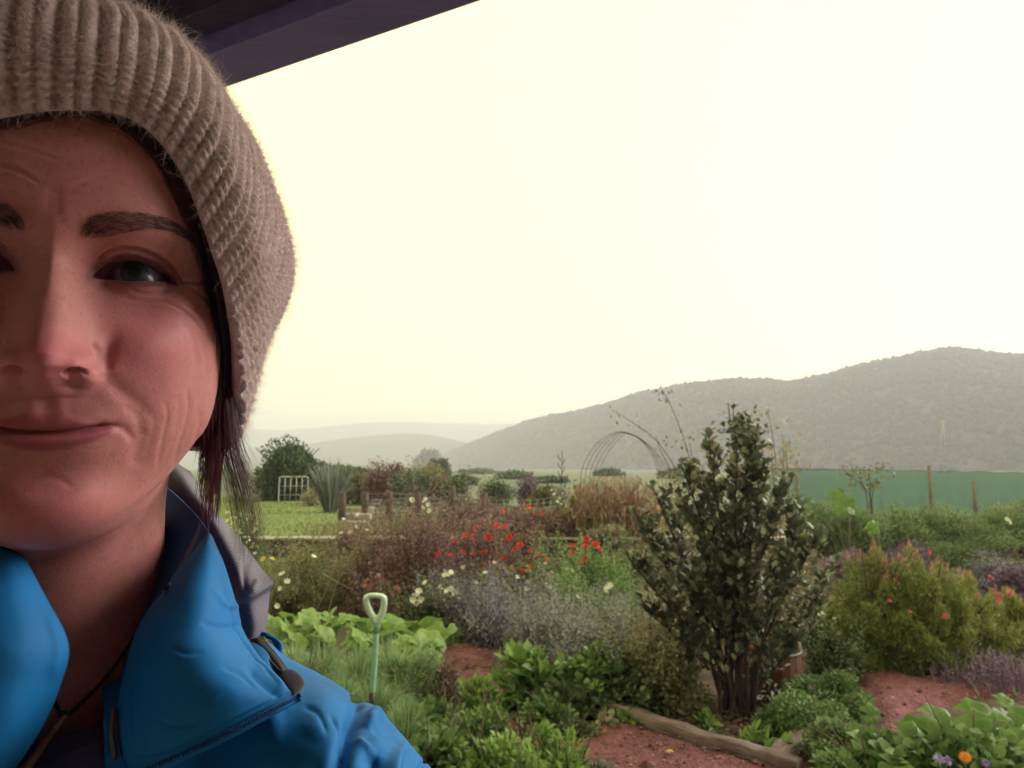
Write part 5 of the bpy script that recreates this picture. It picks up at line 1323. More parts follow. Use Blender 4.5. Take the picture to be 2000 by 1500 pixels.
for i in range(9):
    t0 = i / 9; wl = 9 * (1 - t0) / FPX * dm; V, Fq = tube([np.array([-wl, 0, mt[2] * t0]), np.array([wl * .9, 0, mt[2] * (t0 + .1)])][::1] if False else [np.array([-wl, 0, mt[2] * t0]), np.array([0, 0, mt[2] * (t0 + .05)]), np.array([wl * .9, 0, mt[2] * (t0 + .1)])], .04, 4); add('brace', make_mesh('brace', V, Fq, PALE), mast)
# ================================================================== THE GARDEN BEDS
# dry stalk bed and airy brown perennials behind and before the wall
def stalks(name, label, cat, x, base, w, top, mat, n, nl, ll, lw, group=None, z=None, r0=.006, lean=.12, leafmat=None, droop=-.1):
    g, W_, H_ = place(x, base, w, top, z); e = empty(name, g); tag(e, label, cat, group); r = np.random.default_rng(int(x * 3 + base))
    f = np.stack([r.uniform(-W_ / 2, W_ / 2, n), r.uniform(-.45, .45, n) * min(W_, 1.2), 0 * r.random(n) - .02], -1); h = H_ * r.uniform(.6, 1.05, n) * (1 - .25 * (np.abs(f[:, 0]) / (W_ / 2)) ** 2)
    tp = f + np.stack([r.normal(size=n) * lean * H_, r.normal(size=n) * lean * H_, h], -1); md = (f + tp) / 2 + r.normal(size=(n, 3)) * H_ * .03
    Pth = np.stack([f, md, tp], 1); V, Fq = strands(np.array([crm(q, 6) for q in Pth]), r0, r0 * .4)
    add('stalks', make_mesh('stalks', V, Fq, mat, True, {'tint': np.repeat(r.random(n), 18)}), e)
    i = r.integers(0, n, nl); t = r.random((nl, 1)) ** .7; p = f[i] * (1 - t) ** 2 + 2 * md[i] * t * (1 - t) + tp[i] * t * t
    dr = norm(r.normal(size=(nl, 3)) * [.9, .9, .5] + [0, 0, droop]); s_ = r.uniform(.5, 1.3, nl)
    V, Fq, at = inst(T_BLADE if lw < ll * .35 else T_DIA, p, dr, ll * s_, lw * s_); add('leaves', make_mesh('leaves', V, Fq, leafmat or mat, True, {'tint': at}), e); return e
stalks('dry_sunflower_bed', 'thicket of tall pinkish dry stalks beneath the iron arch', 'dry stalks', 1200, 1052, 170, 925, LM['pinkb'], 620, 3400, .15, .024, droop=-1.1)
stalks('dry_bush', 'dry reddish brown growth between the fence posts and the arch', 'dry plants', 1020, 1052, 210, 985, LM['brown'], 240, 5200, .09, .02)
stalks('dry_bush', 'dusky brown dry plants right of the netting fence, behind the wall', 'dry plants', 925, 1045, 120, 965, LM['brown'], 160, 3000, .09, .02)
bush('climbing_bean', 'bright green leafy climber on a dark post left of the dry stalks', 'climber', 1128, 1052, 62, 945, LM['bright'], 1700, .07, .05, k=16, seed=3, stem_r=.012)
bush('climbing_bean', 'darker green clump low beside the dry stalk thicket', 'plant', 1145, 1052, 60, 1000, LM['mid'], 1000, .07, .05)
bush('garden_shrub', 'yellow green low leaves before the dry stalks', 'plant', 1190, 1060, 90, 1020, LM['yell'], 900, .07, .04, z=ZT)
e = bush('white_phlox', 'small white flowered plant at the top left of the bean climber', 'plant', 1090, 1040, 40, 960, LM['mid'], 600, .05, .03); flowers(e, 'white', [(1083, 966), (1093, 973), (1088, 980), (1100, 964), (1078, 958), (1096, 985)], 4)
e = bush('dahlia_plant', 'bushy brown green dahlia with red and orange blooms behind the wall cap', 'dahlia', 1000, 1060, 150, 1000, LM['brown'], 2500, .07, .045, z=ZT); flowers(e, 'red', [(1033, 990), (1045, 1006), (1058, 1004), (985, 999)], 6); flowers(e, 'orange', [(984, 1001), (1034, 992)], 5)
# russet airy perennials
BRL = 'airy russet brown perennial clump gone to seed'
def airy(label, x, base, w, top, mat, n=6500, ll=.035, lw=.018, k=22, ns=14, cat='perennial', **kw):
    return bush('perennial_clump', label, cat, x, base, w, top, mat, n, ll, lw, k=k, ns=ns, up=.35, jit=.8, stem_r=.004, **kw)
e = airy('tall russet brown seeded clump with white blooms near its top, centre of the bed', 820, 1195, 190, 975, LM['brown'], 14000, k=34, ns=26); flowers(e, 'white', [(829, 980), (836, 986), (826, 992), (838, 998), (831, 975), (804, 977), (833, 1146), (872, 1138)], 6); flowers(e, 'red', [(855, 1083), (880, 1086)], 7)
airy('russet clump with dense dark middle, left half of the flower bed', 750, 1180, 150, 1010, LM['brown'], 10000, k=26, ns=20)
airy('olive brown airy clump behind the mint green fork handle', 690, 1175, 170, 1052, LM['olive'], 9000)
airy('tangled olive straw clump beside the hood of the raincoat', 585, 1200, 150, 1068, LM['olive'], 9000)
e = airy('low reddish clump with dusky pink heads above the fork handle', 735, 1210, 140, 1110, LM['brown'], 6000)
flowers(e, 'dusk', [(725, 1120), (735, 1127), (748, 1133), (716, 1136), (727, 1142), (742, 1128), (760, 1140), (775, 1150), (766, 1158), (722, 1150), (780, 1155), (738, 1150), (712, 1146)], 6)
airy('warm brown clump under the scattered red flowers', 905, 1170, 150, 1010, LM['brown'], 10000, k=26)
airy('red brown clump at the centre below the dark wall face', 980, 1165, 140, 1058, LM['brown'], 8000)
e = airy('green brown clump carrying the brightest red flowers', 1050, 1170, 150, 1062, LM['olive'], 7000)
flowers(e, 'red', [(925, 1050), (932, 1034), (970, 1028), (986, 1030), (955, 1050), (908, 1048), (915, 1052), (1006, 1073), (1016, 1066), (1036, 1076), (1050, 1089), (1068, 1093), (995, 1050), (945, 1081), (925, 1083), (1080, 1131), (905, 1078), (962, 1100), (890, 1060), (940, 1108), (985, 1092), (1022, 1118), (868, 1072)], 8)
flowers(e, 'orange', [(1000, 1108), (1032, 1107), (978, 1104)], 5); flowers(e, 'white', [(1065, 1100), (1068, 1108), (1063, 1121), (1070, 1124), (1057, 1138), (1032, 1137), (1078, 1120)], 6)
e = airy('green clump with red dahlia blooms left of the dark laurel bush', 1145, 1175, 140, 1068, LM['mid'], 6500, ll=.05, lw=.028)
flowers(e, 'red', [(1146, 1053), (1119, 1067), (1143, 1069), (1162, 1064), (1170, 1073), (1142, 1091), (1134, 1100), (1138, 1131), (1118, 1080), (1128, 1133)], 8); flowers(e, 'white', [(1108, 1113), (1120, 1116)], 9)
e = airy('fresh green clump dotted with small white blooms, left of the laurel bush', 1110, 1215, 170, 1110, LM['mid'], 8000); flowers(e, 'white', [(1133, 1162), (1128, 1166), (1139, 1172), (1186, 1148), (1192, 1143), (1183, 1153), (1068, 1142), (1074, 1147), (1107, 1168)], 7)
airy('dark green mixed clump just left of the laurel bush', 1205, 1190, 150, 1105, LM['mid'], 7500)
airy('mounded yellow green cushion plant left of the laurel bush', 1215, 1212, 150, 1158, LM['mist'], 9000, ll=.02, lw=.008)
airy('olive clump between the wall and the green clumps', 1235, 1130, 130, 1058, LM['olive'], 5000)
e = airy('dark green clump with large white blooms right of the fork handle', 835, 1245, 150, 1150, LM['dark'], 8000); flowers(e, 'white', [(818, 1156), (806, 1172), (813, 1178), (822, 1172), (830, 1138), (876, 1122), (868, 1124), (881, 1118), (812, 1165), (870, 1155), (880, 1150), (888, 1158)], 8)
e = airy('small leaved clump sprinkled with tiny cream flowers', 882, 1240, 90, 1150, LM['dark'], 4500)
fl = [(876 + random.uniform(-20, 22), 1150 + random.uniform(-8, 20)) for _ in range(34)]; flowers(e, 'white', fl, 2.2, stalk=False)
e = airy('low green clump with loose white poppies beside the grey hood', 560, 1215, 120, 1120, LM['olive'], 6000); flowers(e, 'white', [(552, 1123), (561, 1136), (613, 1087), (541, 1184), (548, 1150)], 8); flowers(e, 'yellow', [(514, 1092), (531, 1092)], 6)
e = airy('frothy white flowering plant seen through the loose hair', 470, 1120, 110, 1010, LM['mid'], 4500)
flowers(e, 'white', [(462 + random.uniform(-22, 40), 1040 + random.uniform(-42, 45)) for _ in range(46)], 4, stalk=False)
e = airy('low mixed flowers at the foot of the stone steps', 690, 1075, 110, 1030, LM['brown'], 3500); flowers(e, 'white', [(667, 1042), (696, 1030), (684, 1040), (699, 1005), (671, 1014), (718, 1036)], 5)
airy('mauve brown clump along the right side of the stone wall', 1330, 1120, 140, 1060, LM['purple'], 5000)
airy('thin straw coloured clump in front of the left wall', 620, 1110, 170, 1062, LM['olive'], 5000)
e = airy('thin green clump with scattered white cosmos in front of the russet clumps', 930, 1190, 170, 1105, LM['olive'], 5000); flowers(e, 'white', [(870, 1116), (905, 1108), (948, 1120), (985, 1136), (1010, 1128), (930, 1140), (965, 1100), (890, 1135), (1028, 1150), (855, 1160)], 6)
# long yellow stems
tt = []
g = np.array(G(600, 1215, .03)); d = depth_of(g)
for pts in ([(598, 1222), (630, 1165), (652, 1110), (655, 1088)], [(590, 1222), (614, 1168), (632, 1130)], [(612, 1225), (610, 1150), (606, 1120)], [(630, 1120), (660, 1140), (690, 1152)], [(548, 1200), (552, 1120), (545, 1090), (552, 1075)], [(552, 1100), (565, 1085), (582, 1078)], [(640, 1200), (652, 1150), (668, 1118)]):
    tt.append(tube(crm([P(a, b, d) - g + [0, (k % 2) * .05, 0] for k, (a, b) in enumerate(pts)], 14), np.linspace(.007, .003, 14), 5) + (.8,))
V, Fq, at = join(tt); o = add('dead_stem_clump', make_mesh('dead_stem_clump', V, Fq, LM['yell'], True, {'tint': at}), None, g); tag(o, 'long bent straw yellow dead stems crossing the bed beside the raincoat', 'dead stems')
# lavender and santolina
airy('purple grey lavender mound above the red soil path', 960, 1252, 215, 1140, LM['grey'], 20000, ll=.045, lw=.010, k=26, cat='lavender')
airy('small darker lavender mound at the left end of the lavender', 905, 1250, 90, 1180, LM['grey'], 8000, ll=.035, lw=.006, cat='lavender')
airy('wide grey green lavender hedge in front of the white flowers', 1090, 1302, 260, 1185, LM['greyg'], 26000, ll=.04, lw=.010, k=28, cat='lavender')
airy('grey lavender lobe hanging over the red path', 1045, 1305, 120, 1215, LM['grey'], 13000, ll=.04, lw=.006, cat='lavender')
airy('grey green lavender mound nearest the dark laurel bush', 1205, 1288, 190, 1180, LM['greyg'], 18000, ll=.04, lw=.006, cat='lavender')
airy('small bright green cushion where the squash meets the path', 890, 1262, 70, 1228, LM['mid'], 3000, ll=.03, lw=.01)
# comfrey, potato-like dark greens, olive shrub
def leafy(name, label, cat, x, base, w, top, mat, n, ll, lw, up=.35, ns=10, k=12, **kw):
    return bush(name, label, cat, x, base, w, top, mat, n, ll, lw, T=T_OVAL, k=k, up=up, ns=ns, jit=.55, **kw)
leafy('comfrey_plant', 'bright yellow green broad leaved plant between path and lavender', 'leafy plant', 1035, 1375, 150, 1282, LM['bright'], 420, .13, .05, k=9)
leafy('strawberry_plant', 'dense dark green leafy plant right of the bright one', 'leafy plant', 1150, 1375, 150, 1252, LM['mid'], 1300, .075, .05)
leafy('strawberry_plant', 'low darkest green leafy plant above the timber edging', 'leafy plant', 1105, 1400, 150, 1340, LM['dark'], 900, .07, .05)
airy('olive russet twiggy shrub left of the laurel trunk', 1290, 1385, 190, 1232, LM['olive'], 11000, ll=.035, lw=.022, k=24)
airy('brownish dry topped shrub behind the olive one', 1300, 1320, 130, 1215, LM['brown'], 6000)
airy('dull green clump under the left side of the laurel bush', 1250, 1390, 150, 1310, LM['dark'], 6000, ll=.045, lw=.03)
# squash patch at the left
def squash_leaf(r, seed, mt='squash'):
    q = np.random.default_rng(seed); n = 22; a = np.linspace(.25, 2 * math.pi - .25, n) - math.pi / 2 + math.pi; lob = 1 + .13 * np.cos(a * 5 + .4) + q.normal(size=n) * .03
    V = [[0, 0, 0]]
    for s_ in (.45, .8, 1.0):
        z = .30 * s_ ** 2 - .12 * s_ + .05 * np.sin(a * 5) * s_; z = z + q.normal(size=n) * .015 * s_ - (.18 if s_ == 1 else 0)
        V += list(np.stack([np.cos(a + math.pi / 2) * lob * s_, np.sin(a + math.pi / 2) * lob * s_ + .25, z], -1))
    V = np.array(V) * r; k = np.arange(n - 1); F3 = np.stack([0 * k, k + 1, k + 2], 1); F4 = np.concatenate([np.stack([1 + o * n + k, 1 + (o + 1) * n + k, 2 + (o + 1) * n + k, 2 + o * n + k], 1) for o in (0, 1)])
    return make_mesh('leaf', V, [F3, F4], LM[mt], True, {'tint': np.clip(.5 + q.normal(size=len(V)) * .12 + np.r_[-.3, np.zeros(n), np.zeros(n) + .05, np.zeros(n) + .1], 0, 1)})
SL = [squash_leaf(1, i) for i in range(6)]; SLB = [squash_leaf(1, 10 + i, 'bright') for i in range(6)]
def squash_patch(name, label, pts, rpx, hz, zb=.03, cat='squash', face=0.0, set_=None):
    c = np.mean([G(x, y, zb) for x, y in pts], axis=0); e = empty(name, c); tag(e, label, cat); t = []
    for x, y in pts:
        d = depth_of(G(x, y + hz, zb)); p = P(x, y, d) - c; r = rpx * rng.uniform(.55, 1.25) / FPX * d
        o = bpy.data.objects.new('leaf', random.choice(set_ or SL)); COL.objects.link(o); o.parent = e; o.location = Vector(p); o.scale = (r, r, r); o.rotation_euler = (rng.uniform(.1, 1.0) + face, rng.uniform(-.5, .5), rng.uniform(-3.1, 3.1) if face == 0 else rng.uniform(-.9, .9))
        f = np.array([p[0] + rng.normal() * .05, p[1] + rng.normal() * .05, zb - c[2] - .02]); t.append(tube(crm([f, (f + p) / 2 + rng.normal(size=3) * .02, p], 6), .006, 5) + (.7,))
    V, Fq, at = join(t); add('stalks', make_mesh('stalks', V, Fq, LM['yell'], True, {'tint': at * .4}), e)['kind'] = 'stuff'; return e
pts = [(random.uniform(525, 860), 0) for _ in range(85)]; pts = [(x, 1205 + abs(x - 620) * .06 + random.uniform(0, 62) + (12 if x > 760 else 0)) for x, _ in pts] + [(848, 1250), (862, 1262), (858, 1238), (836, 1228), (790, 1222), (765, 1215), (640, 1208), (590, 1212), (612, 1205), (575, 1215)]
squash_patch('squash_patch', 'bright green squash leaves behind the garden fork, beside the raincoat', pts, 25, 75, set_=SLB)
pts = [(x, y) for x, y in zip(rng.uniform(1760, 2060, 44), rng.uniform(1400, 1540, 44))] + [(1830, 1402), (1905, 1398), (1960, 1372), (1790, 1430), (1765, 1440), (1835, 1475), (1800, 1485), (1700, 1400), (1685, 1455), (1720, 1480), (1675, 1430), (1745, 1498)]
e = squash_patch('squash_patch', 'broad yellowing squash leaves in the bottom right corner', pts, 27, 95, face=.35)
leafy('squash_undergrowth', 'mixed low green leaves beneath the corner squash plants', 'leafy plant', 1880, 1590, 360, 1410, LM['mid'], 2600, .07, .045, k=22)
leafy('squash_undergrowth', 'green leaves and tendrils left of the corner squash plants', 'leafy plant', 1700, 1560, 200, 1420, LM['mid'], 1500, .065, .04, k=14)
# onions / feathery grass clumps
def blade_clump(label, x, base, w, top, n, bw=.010, arch=.45, mat='onion', name='onion_clump', cat='onions'):
    return tuft(name, label, cat, x, base, w, top, LM[mat], n, bw, arch)
for lab, x, b, w, t in [('fine blue green leaves left of the fork shaft, highest tuft', 630, 1380, 150, 1225), ('fine blue green leaves by the hood of the raincoat', 570, 1370, 140, 1240), ('fine blue green leaves around the fork shaft', 700, 1400, 150, 1235),
 ('fine blue green leaves just right of the fork shaft', 765, 1390, 150, 1222), ('fine blue green leaves at the right edge of the onion bed', 830, 1390, 130, 1240), ('fine blue green leaves in front of the fork', 730, 1450, 170, 1300),
 ('fine blue green leaves nearest the raincoat shoulder', 790, 1500, 180, 1345), ('fine blue green leaves low at the shoulder seam', 660, 1450, 160, 1290)]:
    blade_clump(lab, x, b, w, t, 1100, .007, .95)
airy('feathery pale green fennel mass around the onion leaves', 790, 1400, 180, 1255, LM['mist'], 9000, ll=.05, lw=.006, cat='fennel')
airy('feathery fennel mass next to the raincoat', 590, 1400, 180, 1262, LM['mist'], 9000, ll=.05, lw=.006, cat='fennel')
airy('brown withered seed plant between the greens at the red path', 872, 1405, 55, 1290, LM['brown'], 1500, ll=.03, lw=.018, cat='seeded plant')
# foreground greens
for lab, x, b, w, t, mt, n, ll, lw in [
 ('mid green leafy herb at the path edge, left', 850, 1475, 130, 1340, 'mid', 2200, .05, .028), ('leafy green herb clump right of the onion leaves', 935, 1520, 170, 1365, 'mid', 3600, .045, .022),
 ('yellow green leafy clump in the middle of the front bed', 1030, 1545, 170, 1385, 'bright', 2600, .05, .024), ('dark green low leaves by the raincoat sleeve', 850, 1570, 190, 1425, 'mid', 2600, .06, .032),
 ('tangled green herb at the bottom edge of the picture', 980, 1620, 230, 1430, 'bright', 4600, .045, .02), ('light green sprawling stems beside the path end', 1100, 1590, 150, 1440, 'bright', 1800, .05, .02),
 ('greyish low thyme spilling on the red path', 1160, 1560, 110, 1478, 'greyg', 3800, .018, .010), ('low thyme cushion at the corner of the red path', 1130, 1450, 120, 1405, 'dark', 3200, .022, .012),
 ('small green plant leaning over the path from the left', 930, 1400, 90, 1325, 'bright', 700, .06, .028), ('ferny green weeds above the timber edging', 1075, 1425, 120, 1358, 'mid', 1600, .05, .018)]:
    leafy('herb_clump', lab, 'herb', x, b, w, t, LM[mt], n, ll, lw, up=.45, k=18, ns=14)
e = leafy('self_heal', 'mauve flowered herb at the bottom edge', 'herb', 1010, 1560, 120, 1450, LM['mid'], 1200, .045, .022); flowers(e, 'dusk', [(970, 1452), (990, 1458), (1012, 1450), (1003, 1485), (1048, 1452), (1000, 1500), (1012, 1495)], 5)
e = leafy('pale_rosette', 'small pale lime rosette on the red path by the timber', 'plant', 1180, 1428, 52, 1398, LM['yell'], 90, .05, .035, k=5, ns=0)
# ground cover under and right of the laurel
airy('feathery green ground cover right of the half barrel', 1620, 1410, 170, 1305, LM['mid'], 12000, ll=.028, lw=.014, k=26, cat='ground cover')
airy('low trailing green cover in front of the half barrel', 1570, 1440, 170, 1355, LM['mid'], 9000, ll=.028, lw=.014, k=22, cat='ground cover')
airy('trailing yellow green cover at the right end of the timbers', 1640, 1500, 150, 1400, LM['mist'], 7000, ll=.03, lw=.014, k=20, cat='ground cover')
airy('dark low cover between barrel and feathery shrub', 1630, 1330, 110, 1235, LM['dark'], 5000, ll=.035, lw=.02)
e = airy('small white flowered plant at the right edge of the laurel bush', 1610, 1290, 90, 1170, LM['dark'], 3500, ll=.04, lw=.02); flowers(e, 'white', [(1628, 1168), (1635, 1180), (1634, 1190), (1600, 1200), (1607, 1198), (1632, 1240), (1628, 1244), (1630, 1208), (1595, 1220)], 5)
for x, b, w, t, lab in [(1475, 1470, 100, 1415, 'bright green lettuce like rosette on the bark mulch'), (1520, 1480, 60, 1440, 'smaller bright rosette beside the end of the timber'), (1235, 1420, 60, 1388, 'yellow green grass tuft growing over the timber edging'), (1215, 1385, 36, 1362, 'tiny green seedling behind the timber edging'), (1375, 1425, 60, 1398, 'small striped grass tuft on the mulch')]:
    leafy('rosette', lab, 'small plant', x, b, w, t, LM['bright'], 60 if w > 50 else 30, .085, .028, up=.55, k=4, ns=0, fl=.3)
# feathery shrubs
def feather(label, x, base, w, top, n=26000, seed=0, group=None):
    g, W_, H_ = place(x, base, w, top); W_ *= 1.15; H_ *= 1.05; e = empty('feathery_shrub', g); tag(e, label, 'shrub', group); r = np.random.default_rng(seed + 50)
    k = 120; c = norm(r.normal(size=(k, 3))) * r.random((k, 1)) ** .33; c[:, 2] = np.abs(c[:, 2]); c = c * [W_ / 2 * .85, W_ / 2 * .85, H_ * .78]; i = r.integers(0, k, n)
    ax = norm(c + [0, 0, H_ * .45]); sl = H_ * .20; t = r.random((n, 1)); p = c[i] + ax[i] * (t - .45) * sl + norm(r.normal(size=(n, 3))) * (1 - t * .6) * W_ * .095; p[:, 2] = np.abs(p[:, 2])
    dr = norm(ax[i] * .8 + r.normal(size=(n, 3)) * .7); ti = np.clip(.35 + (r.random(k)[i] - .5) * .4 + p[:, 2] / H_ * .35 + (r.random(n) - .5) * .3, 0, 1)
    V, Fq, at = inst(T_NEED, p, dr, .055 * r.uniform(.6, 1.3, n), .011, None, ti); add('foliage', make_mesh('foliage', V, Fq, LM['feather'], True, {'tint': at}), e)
    hi = c[:, 2] > H_ * .52; ci = np.where(hi)[0]; m_ = 380; j = ci[r.integers(0, len(ci), m_)]; t = r.random((m_, 1)); p = c[j] + ax[j] * (.42 + t * .42) * sl + norm(r.normal(size=(m_, 3))) * (1 - t) * W_ * .035
    V, Fq, at = inst(T_NEED, p, norm(ax[j] + r.normal(size=(m_, 3)) * .35), .045, .009); add('seed_plumes', make_mesh('seed_plumes', V, Fq, LM['ftip'], True, {'tint': at}), e)['kind'] = 'stuff'
    V, Fq, at = stems_mesh(W_, H_, 14, seed, .01); add('stem', make_mesh('stem', V, Fq, STEM, True, {'tint': at}), e); return e
e = feather('big feathery olive shrub with orange plumes, nearest the laurel bush', 1715, 1305, 190, 1060, 26000, 1); flowers(e, 'pink', [(1737, 1175), (1777, 1195)], 6, stalk=False)
e = feather('tallest feathery olive shrub in the middle of the three', 1800, 1308, 200, 1052, 28000, 2); flowers(e, 'pink', [(1815, 1080), (1848, 1205)], 7, stalk=False)
feather('feathery shrub sloping down to the right over the path', 1895, 1300, 170, 1110, 20000, 3)
e = feather('low feathery shrub at the right edge of the picture', 1975, 1290, 160, 1150, 18000, 4); flowers(e, 'pink', [(1952, 1165), (1948, 1172), (1972, 1160), (1932, 1130)], 9, stalk=False)
stalks('pink_grass', 'airy pinkish seeding grass at the right side of the red path', 'grass', 1935, 1345, 150, 1262, LM['purple'], 160, 2600, .03, .006, lean=.2)
stalks('pink_grass', 'sparse pinkish grass along the path edge', 'grass', 1840, 1335, 90, 1285, LM['purple'], 70, 900, .03, .006, lean=.2)
# purple and misty masses right
for lab, x, b, w, t, mt in [('dark purple leaved plant behind the laurel bush', 1660, 1150, 100, 1058, 'purple'), ('mauve flowering mass left behind the feathery shrubs', 1750, 1120, 170, 1050, 'purple'), ('pale green growth behind the tallest feathery shrub', 1860, 1120, 180, 1045, 'mist'), ('purple grey mass sloping to the right edge', 1950, 1180, 170, 1075, 'grey'), ('brownish purple mass at the right edge', 2010, 1200, 140, 1080, 'purple'), ('pale green growth behind the purple plant', 1690, 1100, 90, 1050, 'mist')]:
    airy(lab, x, b, w, t, LM[mt], 10000, ll=.045, lw=.016, k=30, cat='flowering plant', z=.03)
for lab, x, b, w, t in [('misty green fern like mass left of the big pale leaves', 1600, 1075, 130, 968), ('misty green mass under the big pale leaves', 1675, 1075, 150, 970), ('misty green asparagus fern before the shade cloth', 1760, 1070, 150, 970), ('misty green asparagus fern under the brown post', 1850, 1070, 150, 978), ('misty green mass near the right edge', 1945, 1072, 160, 972), ('misty green mass cut by the right edge', 2030, 1072, 140, 968)]:
    airy(lab, x, b, w, t, LM['mist'], 11000, ll=.07, lw=.016, k=30, cat='fern', z=ZT)
e = airy('ragged green weeds dotted with pale flowers by the shade cloth', 1930, 1080, 150, 1000, LM['mist'], 4000, z=ZT); flowers(e, 'white', [(1970, 1019), (1966, 1014)], 6)
# big pale vine leaves
vp = squash_patch('gourd_vine', 'gourd vine with large pale lime leaves reaching above the misty greens', [(1640, 962), (1648, 975), (1630, 978), (1655, 990), (1662, 1000), (1640, 998), (1556, 985), (1560, 1003), (1705, 1035), (1712, 1032)], 15, 90, ZT, 'vine', .7)
T3 = []
# twiggy leaf clusters standing over the cloth
def sprig(name, label, foot, tips, mat, nl, ll, lw, z=ZT, droop=.6, r0=.012, spread=.16, cat='shrub', dd=0):
    g = G(*foot, z); d = depth_of(g) + dd; e = empty(name, g); tag(e, label, cat); t = []; Ps = []; r = np.random.default_rng(foot[0])
    for path in tips:
        c = crm([np.array([0, 0, -.02])] + [P(a, b, d) - g for a, b in path], 14); t.append(tube(c, np.linspace(r0, r0 * .3, 14), 5) + (.3,)); Ps.append(c)
    V, Fq, at = join(t); add('stem', make_mesh('stem', V, Fq, STEM, True, {'tint': at}), e)
    n = nl * len(Ps); i = np.repeat(np.arange(len(Ps)), nl); tt_ = 13 * (1 - r.random(n) ** 1.6 * .35); j = np.clip(tt_.astype(int), 0, 12); pp = np.array([Ps[a][b] for a, b in zip(i, j)]) + r.normal(size=(n, 3)) * spread * [1, 1, .75]
    V, Fq, at = inst(T_OVAL, pp, norm(r.normal(size=(n, 3)) * [.7, .7, .4] + [0, 0, -droop]), ll * r.uniform(.6, 1.2, n), lw * r.uniform(.7, 1.2, n)); add('leaves', make_mesh('leaves', V, Fq, mat, True, {'tint': at}), e); return e
sprig('young_tree', 'young leafy branches reaching above the green shade cloth', (1700, 1050), [[(1690, 960), (1660, 905)], [(1700, 960), (1698, 920)], [(1705, 960), (1725, 905)], [(1700, 970), (1645, 915)]], LM['olive'], 34, .09, .05, spread=.10)
# tall drooping weeds behind the laurel
sprig('tall_weed', 'tall bent weed with drooping leaves left of the laurel top', (1400, 1160), [[(1372, 1000), (1340, 870), (1302, 775), (1288, 768)], [(1365, 1000), (1352, 900), (1345, 850)]], LM['olive'], 26, .065, .030, .03, .8, .008, .09)
sprig('tall_weed', 'arching bare stem tipped with small leaves above the iron hoops', (1360, 1150), [[(1335, 960), (1290, 870), (1235, 825), (1195, 800)], [(1320, 950), (1290, 880), (1280, 850)]], LM['olive'], 10, .06, .025, .03, .8, .008, .07)
sprig('tall_weed', 'yellowing drooping leaves on tall stems right of the laurel top', (1520, 1200), [[(1515, 1000), (1515, 900), (1500, 800)], [(1525, 1000), (1530, 910), (1528, 850)], [(1515, 1000), (1510, 920), (1505, 860)], [(1540, 1000), (1538, 920), (1535, 880)]], LM['yell'], 42, .075, .032, .03, .8, .009, .12)
sprig('tall_weed', 'yellow green leaves filling in behind the laurel shoulders', (1400, 1200), [[(1380, 1000), (1320, 935)], [(1390, 1000), (1370, 920)], [(1420, 1000), (1420, 920)], [(1350, 1000), (1300, 950)], [(1480, 1000), (1490, 930)]], LM['yell'], 50, .07, .04, .03, .6, .009, .14)
airy('olive green backdrop shrub directly behind the laurel bush', 1450, 1230, 250, 1000, LM['olive'], 9000, ll=.045, lw=.028)

# ---- the laurel bush
lg = np.array(G(1440, 1402, .03)); ld = depth_of(lg); laurel = empty('laurel_bush', lg); tag(laurel, 'dark upright laurel bush with glossy leathery leaves in the centre right', 'bush')
r = np.random.default_rng(12); stems = []; twigs = []; LP, LD, LS = [], [], []
tips = [(1238, 1085), (1252, 1000), (1262, 1120), (1285, 950), (1300, 1050), (1330, 905), (1345, 985), (1382, 850), (1372, 930), (1432, 800), (1450, 835), (1478, 845), (1500, 905), (1440, 900), (1530, 930), (1560, 985), (1590, 1045), (1612, 1110), (1600, 1175), (1575, 1220), (1270, 1190), (1310, 1230), (1545, 1080), (1480, 1000), (1420, 1010), (1350, 1120), (1400, 1150), (1500, 1150), (1460, 1100)]
for i, (x, y) in enumerate(tips):
    if y > 930: x = 1437 + (x - 1437) * 1.07
    dz = r.uniform(-.38, .34); tip = P(x, y, ld + dz) - lg; b = np.array([r.normal() * .05, r.normal() * .05, -.03]); kn = b * .6 + np.array([tip[0] * .28, tip[1] * .28, tip[2] * .42]) + r.normal(size=3) * .02
    c = crm([b, kn, tip * [.72, .72, .78] + r.normal(size=3) * .02, tip], 30); stems.append(tube(c, np.linspace(.014 if i % 2 else .010, .003, 30), 6) + (r.random() * .4,))
    L_ = np.linalg.norm(tip)
    for q in range(15 if L_ > .9 else 10):
        t0 = .38 + .6 * (q + r.random()) / 15; j = int(t0 * 28); a = r.random() * 6.28; dr = norm(np.array([math.cos(a) * .8, math.sin(a) * .8, .75])); ln = r.uniform(.10, .24) * (1.15 - t0 * .6)
        tw = crm([c[j], c[j] + dr * ln * .5, c[j] + dr * ln + [0, 0, ln * .25]], 7); twigs.append(tube(tw, np.linspace(.004, .0018, 7), 4) + (.3,))
        for k in range(9):
            u_ = (k + .5) / 9; f = u_ * 6; m_ = min(int(f), 5); pp = tw[m_] + (tw[m_ + 1] - tw[m_]) * (f - m_); ph = k * 2.4 + a; LP.append(pp); LD.append(norm(np.array([math.cos(ph) * .75, math.sin(ph) * .75, .55]) + dr * .3)); LS.append(r.uniform(.046, .086))
    for k in range(16):
        j = int(29 - k * .9) if k < 14 else 29; ph = k * 2.4; LP.append(c[j]); LD.append(norm(np.array([math.cos(ph) * .8, math.sin(ph) * .8, .7]))); LS.append(r.uniform(.045, .078))
for k in range(560):   # inner leafage
    a = r.random() * 6.28; q_ = r.random() ** .5; x, y = 1435 + 195 * q_ * math.cos(a), 1125 + 195 * q_ * math.sin(a); x += (y - 1105) * -.0; LP.append(P(x, y, ld + r.normal() * .17) - lg); LD.append(norm(np.array([math.cos(a) * .6, r.normal() * .6, .55]))); LS.append(r.uniform(.038, .066))
